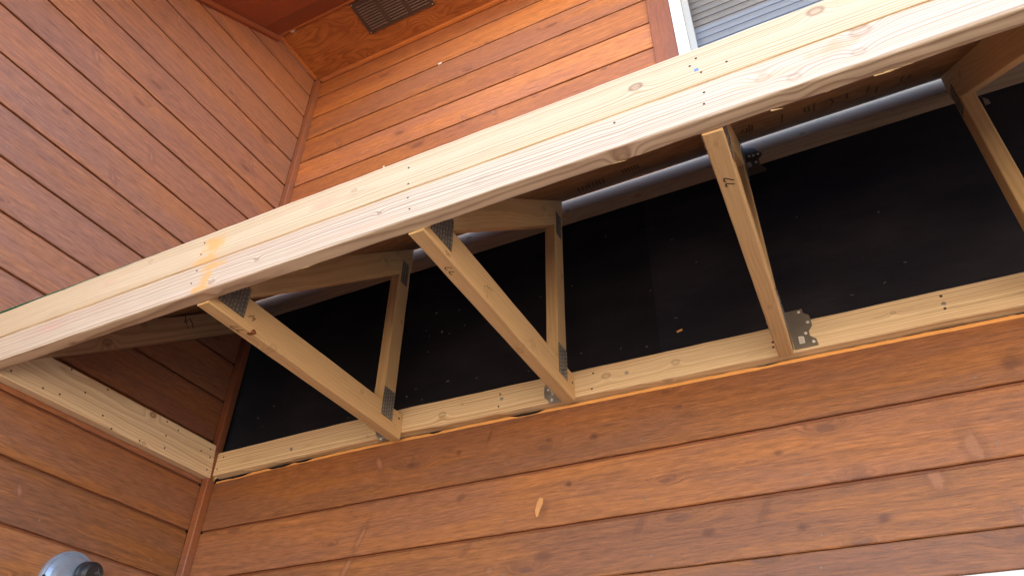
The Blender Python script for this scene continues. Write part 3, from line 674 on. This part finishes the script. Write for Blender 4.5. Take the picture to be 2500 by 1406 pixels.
lumber('board', (0.001, -0.8880, zc_u), (4.2, -0.8880, zc_u), (0, 0, 1), BT - BM, 0.040, M_BU, fu, 0.0030, 0.0007, seed=3)
lumber('board', (0.001, -0.885, zc_l + 0.0025), (4.2, -0.885, zc_l + 0.0025), (0, 0, 1), BM - BB + 0.004, 0.038, M_BL, fl, 0.0036, 0.0011, seed=8)
for px in ((998, 410), (997, 449), (1699, 143), (1684, 162), (1712, 177), (1774, 151), (500, 593), (491, 621)):
    disc('nail', on(px, 1, BY - 0.0042), (0.2, -1, 0.1), 0.0025, 0.0008, M_RUST, fu, 7)
for px in ((996, 483), (1000, 510), (1719, 226), (1719, 254), (481, 661), (467, 692), (1500, 300)):
    disc('nail', on(px, 1, BY - 0.0003), (0.2, -1, 0.1), 0.0025, 0.0008, M_RUST, fl, 7)
q = on((1700, 171), 1, BY - 0.0048); o = box('tape_scrap', (q.x - .004, q.y, q.z - .003), (q.x + .004, q.y + .0008, q.z + .004), M_BLUE, fu); o['label'] = 'tiny blue plastic scrap'
# splinters hanging at the beam's lower back edge
rnd = random.Random(3)
for i in range(9):
    x = rnd.choice((rnd.uniform(1.6, 2.5), rnd.uniform(0.1, 2.6))); L = rnd.uniform(0.015, 0.04); zz = BB + rnd.uniform(-0.001, 0.001)
    a = Vector((x, BYB - 0.003, zz)); d = Vector((L, rnd.uniform(-.002, .004), rnd.uniform(-0.004, 0.001)))
    n_ = Vector((0, 0, 1)); vs = [a - a, Vector((0, 0.0015, -0.001)), d + Vector((0, 0, -.0003)), Vector((0, 0, 0.0015))]
    obj('splinter', vs, [(0, 1, 2), (0, 2, 3), (1, 3, 2), (0, 3, 1)], M_CHIP, fl, Matrix.Translation(a))
ge = thing('underlay_edge', (0.35, BY, BT), 'thin green underlay edge along the top left of the beam', 'underlay')
lumber('underlay_strip', (0.0, -0.900, BT + 0.0022), (0.74, -0.893, BT + 0.0012), (0, 0, 1), 0.0032, 0.022, M_GREEN, ge, 0.0008, 0.0008, seed=5)
for i, (px, s_) in enumerate((((940, 409), 0.013), ((1660, 141), 0.010), ((980, 398), 0.006))):
    q = on(px, 1, BY + 0.004); rnd = random.Random(i + 40)
    vs = [Vector((rnd.uniform(-s_, s_) * .7, rnd.uniform(-.002, .002), rnd.uniform(-s_, s_) * .7)) for _ in range(5)] + [Vector((0, 0, BT - q.z))]
    w_ = obj('wood_chip', vs, [(0, 1, 2), (2, 3, 4), (0, 2, 4), (0, 5, 1), (1, 3, 5), (1, 2, 3)], M_CHIP, None, Matrix.Translation(q))
    tag(w_, ('pale ragged wood chip standing on the beam left of centre', 'small white chip on the beam beside the window frame', 'tiny pale chip on the beam beside the ragged chip')[i], 'wood chip')

# ledgers
LX = 0.037
kled = [(1.579 - LX, 0.006, 0.010, 'z', 0.45), (1.7887 - LX, 0.0, 0.009, 'z', 0.35), (1.0166 - LX, 0.0, 0.010, 'z', 0.42), (1.09 - LX, 0.02, 0.004, 'z', .4), (2.36 - LX, 0.0, 0.005, 'z', 0.4), (1.72, -0.004, 0.006, 'y', 0.5)]
M_LED = wood('ledger_wood', 31, early=(0.88, 0.73, 0.51), late=(0.54, 0.34, 0.17), spacing=0.0068, pith=(0.05, 0.20), knots=kled, pinkness=0.15, contrast=1.0, wander=0.010)
led = thing('ledger_board', (2.0, 0.0, 1.05), 'long pale ledger board along the wall below the black paper', 'ledger')
lumber('board', (LX, -0.001, 1.096), (4.6, -0.001, 1.096), (0, 0, 1), 0.089, 0.038, M_LED, led, 0.003, 0.0008, bow=[(0, 0.006), (0.4, 0.011), (0.8, 0.0125), (1.2, 0.006), (1.7, -0.002), (2.6, -0.012), (4.6, -0.03)], seed=12)
for px, r_, m_ in (((2304, 742), .006, M_NAIL), ((2297, 723), .0035, M_RUST), ((2307, 753), .0035, M_RUST), ((1530, 910), .006, M_NAIL), ((1225, 974), .006, M_NAIL), ((711, 1096), .0065, M_NAIL), ((1448, 911), .003, M_RUST), ((1445, 949), .003, M_RUST), ((1221, 962), .003, M_RUST), ((1217, 992), .003, M_RUST), ((897, 1066), .0045, M_NAIL), ((1887, 835), .0035, M_RUST), ((1888, 847), .003, M_RUST), ((546, 1115), .003, M_RUST), ((530, 1145), .003, M_RUST)):
    disc('screw_head' if r_ > .004 else 'nail', on(px, 1, -0.0204), (0, -1, 0), r_, 0.0012, m_, led, 10)
# torn fibres at the ledger's left end
rnd = random.Random(9)
for i in range(34):
    x = LX + rnd.uniform(-0.012, 0.02) if i < 18 else rnd.uniform(0.15, 0.46); zz = (1.055 + rnd.uniform(-0.004, 0.012)) if i < 18 else 1.0625 + rnd.uniform(-0.004, 0.001); a = Vector((x, -0.016 + rnd.uniform(-0.003, 0.012), zz))
    d = Vector((rnd.uniform(-0.022, 0.004), rnd.uniform(-.006, .002), rnd.uniform(-0.022, -0.004))) if i < 18 else Vector((rnd.uniform(.02, .06), 0.002, rnd.uniform(-.006, 0)))
    vs = [Vector((0, 0, -0.0016)), Vector((0, 0.0022, 0.0008)), d, Vector((0.0016, 0, 0.0022))]
    obj('splinter', vs, [(0, 1, 2), (0, 2, 3), (1, 3, 2), (0, 3, 1)], M_CHIP, led, Matrix.Translation(a))
# side ledger on the left wall
kside = [(on((233, 938), 0, 0.038).y + 1.10, on((233, 938), 0, 0.038).z - 1.108, 0.0085, 'z', 0.95), (on((205, 1010), 0, 0.038).y + 1.10, on((205, 1010), 0, 0.038).z - 1.108, 0.006, 'z', 0.45)]
M_LSIDE = wood('side_ledger_wood', 47, early=(0.84, 0.69, 0.50), late=(0.48, 0.31, 0.17), spacing=0.0075, pith=(0.075, 0.05), knots=kside, pinkness=0.35, contrast=0.62, wander=0.016)
ls = thing('ledger_board', (0.02, -0.5, 1.046), 'short pale ledger board fixed to the left side wall', 'ledger')
lumber('board', (0.0195, -0.865, 1.108), (0.0195, -0.034, 1.108), (0, 0, 1), 0.124, 0.037, M_LSIDE, ls, 0.003, 0.0007, cut1=-0.10, seed=21)
for px in ((175, 902), (105, 947), (27, 905), (146, 962), (263, 951), (208, 958), (251, 1014), (272, 1046), (408, 1029), (405, 1063), (402, 1093), (491, 1100), (514, 1096), (513, 1116), (505, 1146), (435, 1050), (341, 1075)):
    disc('nail', on(px, 0, 0.0383), (1, 0, 0), 0.0033, 0.0008, M_RUST, ls, 7)
# rafter against the left wall
rz = lambda y: 1.1836 + 0.7404 * (y + 0.7138)
M_RAFT = wood('rafter_wood_shaded', 53, early=(0.50, 0.34, 0.21), late=(0.30, 0.17, 0.09), spacing=0.008, pith=(0.09, 0.03), knots=[(0.36, -0.02, 0.012, 'z', .6), (0.30, 0.025, 0.006, 'z', .7), (0.52, 0.03, .006, 'z', .7)], contrast=0.8, pinkness=0.5)  # wood colour darkened to carry the shade behind the beam
ra = thing('rafter', (0.02, -0.45, 1.3), 'dim sloping rafter fixed along the left side wall behind the beam', 'rafter')
nrm = Vector((0, -0.7404, 1)).normalized()
p0 = Vector((0.0205, -0.862, rz(-0.862))) + nrm * 0.0455; p1 = Vector((0.0205, -0.036, rz(-0.036))) + nrm * 0.0455
lumber('board', p0, p1, nrm, 0.091, 0.037, M_RAFT, ra, 0.003, 0.0006, cut0=0.7404, cut1=0.7404, seed=31)
strokes('grade_stamp', [[on(p, 0, 0.039) for p in l] for l in (((452, 772), (455, 792)), ((463, 778), (471, 792)), ((458, 797), (460, 801)), ((469, 794), (472, 800)), ((450, 785), (457, 783)))], (1, 0, 0), 0.006, M_FAINT, ra)
# upper ledger
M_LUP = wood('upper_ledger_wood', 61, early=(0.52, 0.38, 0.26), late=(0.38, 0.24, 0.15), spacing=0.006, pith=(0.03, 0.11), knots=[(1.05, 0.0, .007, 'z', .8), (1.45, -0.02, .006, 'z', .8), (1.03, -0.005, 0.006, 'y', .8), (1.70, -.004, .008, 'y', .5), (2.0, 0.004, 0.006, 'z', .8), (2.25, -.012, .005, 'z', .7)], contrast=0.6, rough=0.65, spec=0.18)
lu = thing('ledger_board', (2.0, 0.0, 1.775), 'shadowed upper ledger board under the roof sheathing with a bright top edge', 'ledger')
lumber('board', (0.037, -0.0125, 1.8035), (4.6, -0.0125, 1.8035), (0, 0, 1), 0.061, 0.059, M_LUP, lu, 0.003, 0.0006, seed=41)

# roof sheathing: strand boards on the top chords
SL = 0.8372; tz = lambda y: 1.8205 + SL * (y + 0.055)
osb = thing('roof_sheathing', (1.0, -0.45, 1.5), 'dark strand board roof sheathing panel over the left trusses', 'sheathing', None)
osb2 = thing('roof_sheathing', (2.8, -0.45, 1.5), 'dark strand board roof sheathing panel with faint print over the right trusses', 'sheathing', None)
sn = Vector((0, -SL, 1)).normalized()
def sheet(parent, x0, x1):
    y0, y1 = -0.856, -0.0580
    mw = frame((x0, y0, tz(y0) + 0.0015), (1, 0, 0), sn); L = math.hypot(y1 - y0, SL * (y1 - y0)); vs, fs = [], []
    boxg((0, 0, 0), (x1 - x0, L, 0.012), vs, fs); return obj('panel', vs, fs, M_OSB, parent, mw)
sheet(osb, 0.001, 2.0985); pan = sheet(osb2, 2.1015, 4.2)
q0 = Vector((0, -0.055, tz(-0.055) + 0.0012))
def op(x, y): return on_plane((1780 + x * 0.208, 180 + y * 0.208), q0, sn)
def op2(x, y): return on_plane((1300 + x * 0.184, 340 + y * 0.184), q0, sn)
strokes('printed_mark', [[op(*p) for p in l] for l in (((160, 660), (150, 690), (205, 690), (205, 640), (150, 660)), ((232, 600), (238, 690)), ((265, 600), (270, 670)), ((620, 470), (620, 570)), ((560, 580), (620, 570)), ((1000, 345), (990, 440)),
        ((880, 400), (890, 450), (940, 440), (930, 380)), ((1060, 350), (1190, 290), (1220, 330), (1190, 370), (1080, 400)), ((1260, 300), (1370, 270)), ((1380, 230), (1385, 290)), ((1480, 220), (1590, 190)), ((1640, 150), (1610, 230)), ((1740, 150), (1720, 220)), ((1900, 60), (2000, 40)), ((2040, 30), (2010, 90)), ((2130, 10), (2100, 60)))], -sn, 0.006, M_FAINT, pan, 0.001)
strokes('printed_mark', [[op2(*p) for p in l] for l in [((600 + i * 46 + (i % 3) * 9, 640 - i * 17), (630 + i * 46, 700 - i * 17)) for i in range(8)] + [((1180 + i * 40, 400 - i * 13), (1210 + i * 40, 450 - i * 13)) for i in range(6)]], -sn, 0.005, M_FAINT, osb.children[0], 0.001)

# ------------------------------------------------------------------ trusses
CZ0, CZ1 = 1.0385, 1.1275
def plate(parent, x, sgn, y0, y1, z0, z1, rows, horizontal=False, shear=0.0):
    """toothed connector plate pressed on the side of a truss"""
    vs, fs = [], []
    cy, cz = (y0 + y1) / 2, (z0 + z1) / 2
    boxg((-0.0006, y0 - cy, z0 - cz), (0.0007, y1 - cy, z1 - cz), vs, fs)
    for i in range(4, 8): pass
    p = obj('nail_plate', vs, fs, M_PLATE, parent, Matrix.Translation((x + sgn * 0.0008, cy, cz)))
    vs, fs = [], []
    ny = max(3, int((y1 - y0) / 0.011)); nz = max(4, int((z1 - z0) / 0.0125))
    for i in range(ny):
        for j in range(nz):
            yy = (y0 - cy) + (i + 0.5) * (y1 - y0) / ny; z_ = (z0 - cz) + (j + 0.5) * (z1 - z0) / nz + (0.002 if i % 2 else -0.002)
            boxg((min(0, sgn * 0.0024), yy - 0.0014, z_ - 0.0038), (max(0, sgn * 0.0024), yy + 0.0014, z_ + 0.0038), vs, fs)
    obj('plate_teeth', vs, fs, M_NAIL, p, Matrix.Translation((x + sgn * 0.0008, cy, cz)))
    return p
tw = {'early': (0.72, 0.51, 0.28), 'late': (0.52, 0.32, 0.15), 'pink': (0.70, 0.47, 0.28)}
TR = [(0.8435, 0.8435), (1.4600, 1.4595), (2.0985, 2.0835), (2.705, 2.705)]
TL = ['leftmost roof truss with a knot hole low on its bottom chord', 'second roof truss from the left, its slanting chord crossing the middle', 'third roof truss from the left, seen almost from straight below', 'rightmost roof truss cut off by the frame']
for i, (xf, xw) in enumerate(TR):
    t = thing('roof_truss', (xw, -0.44, CZ0), TL[i], 'roof truss', 'roof trusses of the porch')
    kn = [[(0.235, -0.040, 0.009, 'z', 0.25), (0.10, 0.0, .006, 'z', .2), (0.62, 0.02, 0.006, 'z', .35)], [(0.30, 0.0, 0.006, 'z', 0.2), (0.55, -0.01, 0.012, 'z', .22), (0.52, 0.006, 0.010, 'y', .25)], [(0.03, 0.0, 0.004, 'y', 0.35), (0.60, 0.0, .006, 'y', .3)], []][i]
    mc = wood('chord_wood', 100 + i, spacing=0.0085, pith=(0.03 + 0.02 * i, 0.10), knots=kn, contrast=0.42, pinkness=0.5, wander=0.022, **tw)
    mt = wood('top_chord_wood', 120 + i, spacing=0.0075, pith=(0.09, 0.04), knots=[(0.75, 0.01, 0.008, 'z', .5), (0.95, -.02, .006, 'z', .5)], contrast=0.55, wander=0.02, **tw)
    mb = wood('web_wood', 140 + i, spacing=0.0065, pith=(0.05, 0.08), knots=[(0.33, 0.015, 0.006, 'z', .5)], contrast=0.45, wander=0.016, **tw)
    c = lumber('bottom_chord', (xf, -0.8655, (CZ0 + CZ1) / 2), (xw, -0.0215, (CZ0 + CZ1) / 2), (0, 0, 1), CZ1 - CZ0, 0.0385, mc, t, 0.0032, 0.0005, seed=50 + i)
    lumber('web', (xw, -0.107, CZ1 + 0.0005), (xw, -0.107, 1.70 - 0.026), (0, 1, 0), 0.064, 0.0378, mb, t, 0.003, 0.0005, cut1=SL, seed=60 + i)
    n2 = sn; ya, yb = -0.765, -0.0435
    bz = lambda y: 1.7012 + SL * (y + 0.0668)
    p0 = Vector((xf + (xw - xf) * 0.12, ya, bz(ya))) + n2 * 0.0445; p1 = Vector((xw, yb, bz(yb))) + n2 * 0.0445
    p0.y += 0.0; lumber('top_chord', p0, p1, n2, 0.089, 0.0381, mt, t, 0.003, 0.0005, cut0=SL, cut1=SL, seed=70 + i)
    for sgn in (1, -1):
        sx = 0.0192 * sgn
        xq = xf + (xw - xf) * 0.1
        plate(t, xq + sx, sgn, -0.842, -0.7525, 1.062, 1.155, 7)
        plate(t, xw + sx, sgn, -0.1385, -0.0775, 1.0785, 1.1790, 4)
        plate(t, xw + sx, sgn, -0.1285, -0.0895, 1.6140, 1.7120, 3)
    if i == 0:
        strokes('pencil_mark', [[on(p, 2, CZ0) for p in l] for l in (((581, 797.5), (563, 796), (562, 797.5), (573, 803)), ((594, 805.5), (579, 804.5), (577.5, 806), (584, 811)))], (0, 0, -1), 0.0022, M_INK, c)
        X0 = TR[0][0] + 0.0195
        strokes('stamp_mark', [[on(p, 0, X0) for p in l] for l in (((607, 774), (609, 771), (613, 771.5), (617, 776), (619, 780), (615, 784)), ((618, 775), (622, 777)), ((619, 781), (624, 779)), ((617, 772), (620, 770)))], (1, 0, 0), 0.0024, M_FAINT, c)
        # torn-out knot on the lower edge
        q = on((615, 812), 0, X0 - 0.001); rnd = random.Random(2); pts = []
        pts = [on(p, 0, X0 + 0.0004) for p in ((606, 813), (613, 810), (617, 804), (622, 804), (625, 810), (626, 815), (618, 817), (610, 816))]
        o = extrude_poly('knot_hole', pts, (-0.006, 0, 0), plain('torn_knot', (0.20, 0.075, 0.035), 0.8, 0.1, 0, 0.35, 120.0, 0.6), c); o['label'] = 'reddish torn knot hole'
        pts = [on(p, 2, CZ0 - 0.0004) for p in ((601, 813.5), (608, 812), (615, 811), (622, 813), (618, 817), (609, 817), (604, 816))]
        extrude_poly('knot_hole', pts, (0, 0, 0.004), plain('torn_knot_under', (0.26, 0.10, 0.05), 0.8, 0.1, 0, 0.35, 120.0, 0.6), c)
    if i == 1:
        sc_ = lambda x, y: (1060 + x * 0.128, 590 + y * 0.128)
        strokes('pencil_mark', [[on(sc_(*p), 2, CZ0) for p in l] for l in (((340, 500), (270, 490), (215, 488), (205, 505), (222, 530), (250, 542)), ((378, 575), (330, 574), (290, 568), (285, 582), (305, 612), (330, 630)))], (0, 0, -1), 0.0022, M_INK, c)
        X1 = TR[1][1] + 0.0197
        strokes('stamp_mark', [[on(sc_(*p), 0, X1) for p in l] for l in (((215, 170), (230, 205)), ((228, 170), (240, 215)), ((245, 205), (240, 245), (262, 250)), ((275, 225), (265, 260)), ((285, 240), (300, 280), (285, 290)))], (1, 0, 0), 0.0016, M_FAINT, c)
        strokes('stamp_mark', [[on(sc_(*p), 0, X1) for p in l] for l in (((1018, 815), (1018, 850)), ((1010, 860), (1028, 870)), ((1020, 880), (1022, 925)), ((1015, 940), (1020, 960)), ((1008, 985), (1022, 1000)), ((1000, 1020), (1018, 1035)), ((1000, 1050), (1015, 1062)), ((945, 850), (1000, 850), (1060, 890), (1120, 935)), ((950, 870), (985, 960)))], (1, 0, 0), 0.0012, M_FAINT, c)
    if i == 2:
        sc_ = lambda x, y: (1690 + x * 0.128, 290 + y * 0.128)
        strokes('pencil_mark', [[on(sc_(*p), 2, CZ0) for p in l] for l in (((795, 1165), (740, 1160), (670, 1140), (620, 1138), (602, 1155), (610, 1190), (635, 1210)), ((805, 1240), (760, 1245), (700, 1235), (655, 1238), (640, 1258), (645, 1285), (668, 1295)))], (0, 0, -1), 0.0024, M_INK, c)

# ------------------------------------------------------------------ brackets
def bracket(outline, y, label, side_x, sgn, z0, z1, holes, sticker=None, mat=M_STEEL):
    pts = [on(p, 1, y) for p in outline]; c = sum(pts, Vector()) / len(pts)
    b = thing('framing_bracket', (c.x, y, min(q.z for q in pts)), label, 'bracket', 'steel angle brackets on the truss ends')
    if (pts[1] - pts[0]).cross(pts[2] - pts[1]).y > 0: pts.reverse()
    leaf = extrude_poly('leaf', pts, (0, 0.0016, 0), mat, b)
    vs, fs = [], []; boxg((min(side_x, side_x + sgn * 0.0016), y - 0.040, z0), (max(side_x, side_x + sgn * 0.0016), y + 0.0008, z1), vs, fs); obj('side_leaf', vs, fs, mat, b)
    for p in holes: disc('nail', on(p, 1, y - 0.0002), (0, -1, 0), 0.0042, 0.0018, M_LABEL, b, 8)
    if sticker:
        q = [on(p, 1, y - 0.0006) for p in sticker]; s = extrude_poly('label', q, (0, 0.0004, 0), M_LABEL, b)
        a, bb, cc, d = q
        for v in (0.22, 0.42, 0.62, 0.80):
            l, r = a + (d - a) * v, bb + (cc - bb) * v
            strokes('print_line', [[l + (r - l) * 0.2, l + (r - l) * 0.8]], (0, -1, 0), 0.0011, M_GREY, s, 0.0006)
    return b
dk = lambda x, y: (1840 + x * 0.128, 720 + y * 0.128)
x3 = TR[2][1] + 0.0205
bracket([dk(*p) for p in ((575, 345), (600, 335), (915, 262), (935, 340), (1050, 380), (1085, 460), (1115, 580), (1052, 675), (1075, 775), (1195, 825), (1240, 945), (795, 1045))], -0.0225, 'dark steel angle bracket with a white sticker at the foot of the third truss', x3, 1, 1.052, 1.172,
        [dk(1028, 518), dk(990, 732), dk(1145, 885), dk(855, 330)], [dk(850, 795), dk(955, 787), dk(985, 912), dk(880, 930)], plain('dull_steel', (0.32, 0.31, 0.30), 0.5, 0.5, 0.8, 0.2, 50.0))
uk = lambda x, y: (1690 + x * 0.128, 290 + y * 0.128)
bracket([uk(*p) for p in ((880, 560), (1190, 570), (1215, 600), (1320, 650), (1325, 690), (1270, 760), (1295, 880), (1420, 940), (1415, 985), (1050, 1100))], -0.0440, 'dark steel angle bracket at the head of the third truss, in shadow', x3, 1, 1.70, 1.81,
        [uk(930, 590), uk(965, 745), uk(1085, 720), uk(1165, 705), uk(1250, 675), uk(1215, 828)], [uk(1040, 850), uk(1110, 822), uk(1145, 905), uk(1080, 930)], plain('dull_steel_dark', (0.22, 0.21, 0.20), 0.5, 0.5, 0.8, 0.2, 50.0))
tk = lambda x, y: (1280 + x * 0.128, 840 + y * 0.128)
bracket([tk(*p) for p in ((425, 775), (378, 825), (378, 1020), (462, 1075), (465, 1145), (770, 1080), (770, 700))], -0.0225, 'bright galvanized bracket at the foot of the second truss', TR[1][1] - 0.0208, -1, 1.050, 1.120, [tk(455, 870), tk(525, 1060)], [tk(505, 880), tk(540, 870), tk(565, 960), tk(520, 970)])
fk = lambda x, y: (860 + x * 0.128, 920 + y * 0.128)
bracket([fk(*p) for p in ((455, 1035), (448, 1105), (500, 1165), (495, 1225), (700, 1180), (640, 900))], -0.0225, 'small galvanized bracket half hidden at the foot of the leftmost truss', TR[0][1] - 0.0208, -1, 1.052, 1.115, [fk(545, 1178)])
pk = lambda x, y: (2240 + x * 0.1564, 80 + y * 0.1564)
bracket([pk(*p) for p in ((960, 990), (1110, 1045), (1145, 1100), (1060, 1135), (1010, 1010))], -0.0440, 'dim bracket tip beside the head of the rightmost truss', TR[3][1] + 0.0205, 1, 1.70, 1.78, [])
for px, xx in (((974, 1021), .8636), ((965, 1037), .8636)): disc('nail', on(px, 0, TR[0][1] + 0.0196), (1, 0, 0), 0.004, 0.0012, M_NAIL if px[1] > 1030 else M_RUST, bpy.data.objects['roof_truss'], 8)
disc('nail', on((1397, 934), 0, TR[1][1] + 0.0196), (1, 0, 0), 0.004, 0.0012, M_RUST, bpy.data.objects['roof_truss.001'], 8)
# loose orange chip on the black paper
q = on((1659, 807), 1, 0.0145); vs, fs = [], []; bevel_box((-0.009, -0.0015, -0.003), (0.009, 0.0025, 0.003), 0.001, vs, fs)
tag(obj('wood_chip', vs, fs, M_BARE, None, frame(q, (1, 0, 0.25), (0, 0, 1))), 'tiny orange wood chip stuck to the black paper', 'wood chip')
q = on((1074, 156), 1, -0.003); vs, fs = [], []; bevel_box((-0.010, -0.003, -0.004), (0.010, 0.003, 0.004), 0.0015, vs, fs)
tag(obj('wood_chip', vs, fs, M_LABEL, None, frame(q, (1, 0, 0.2), (0, 0, 1))), 'tiny white chip caught in a groove of the upper wall', 'wood chip')

# ------------------------------------------------------------------ wall lamp, lower left
lc = Vector((0.0, -0.405, 0.586))
lamp = thing('wall_lamp', lc, 'round galvanized wall lamp base with a black cap in the bottom left corner', 'wall lamp')
def lathe(name, prof, c, axis, up, mat, parent, seg=40):
    mw = frame(c, axis, up); vs, fs = [], []; k = len(prof)
    for (x, r) in prof:
        for i in range(seg):
            a = 2 * math.pi * i / seg; vs.append((x, r * math.cos(a), r * math.sin(a)))
    for j in range(k - 1):
        for i in range(seg):
            i2 = (i + 1) % seg; fs.append((j * seg + i, j * seg + i2, (j + 1) * seg + i2, (j + 1) * seg + i))
    fs.append(tuple((k - 1) * seg + i for i in range(seg)))
    return obj(name, vs, fs, mat, parent, mw)
lathe('base_plate', [(0.0, 0.088), (0.006, 0.089), (0.014, 0.089), (0.018, 0.087), (0.019, 0.083), (0.0175, 0.081), (0.020, 0.078), (0.026, 0.070), (0.029, 0.055), (0.030, 0.02)], lc, (1, 0, 0), (0, 0, 1), plain('weathered_zinc', (0.34, 0.40, 0.52), 0.34, 0.6, 0.45, 0.25, 45.0), lamp)
kc = on((222, 1402), 0, 0.06)
kax = Vector((1, 0.12, -0.12)).normalized(); k0 = kc - kax * 0.032
cap = lathe('cap', [(0.0, 0.030), (0.004, 0.0355), (0.016, 0.0365), (0.018, 0.0345), (0.020, 0.0365), (0.036, 0.0365), (0.042, 0.034), (0.045, 0.029), (0.0435, 0.026), (0.0435, 0.02)], k0, kax, (0, 0, 1), M_BLACK, lamp)
fm = frame(k0 + kax * 0.0436, kax, (0, 0, 1)); rnd = random.Random(4); cr = []
for i in range(5):
    a = rnd.uniform(0, 6.28); r = 0.005; ln = []
    for j in range(5):
        ln.append(fm @ Vector((0, r * math.cos(a), r * math.sin(a)))); a += rnd.uniform(-.5, .5); r += 0.004
    cr.append(ln)
strokes('crack', cr, kax, 0.0011, M_GREY, cap)
disc('screw_head', on((164, 1399), 0, 0.024), (1, 0, 0), 0.004, 0.003, M_LABEL, lamp, 8); disc('screw_hole', on((107, 1405), 0, 0.022), (1, 0, 0), 0.005, 0.001, M_BLACK, lamp, 8)
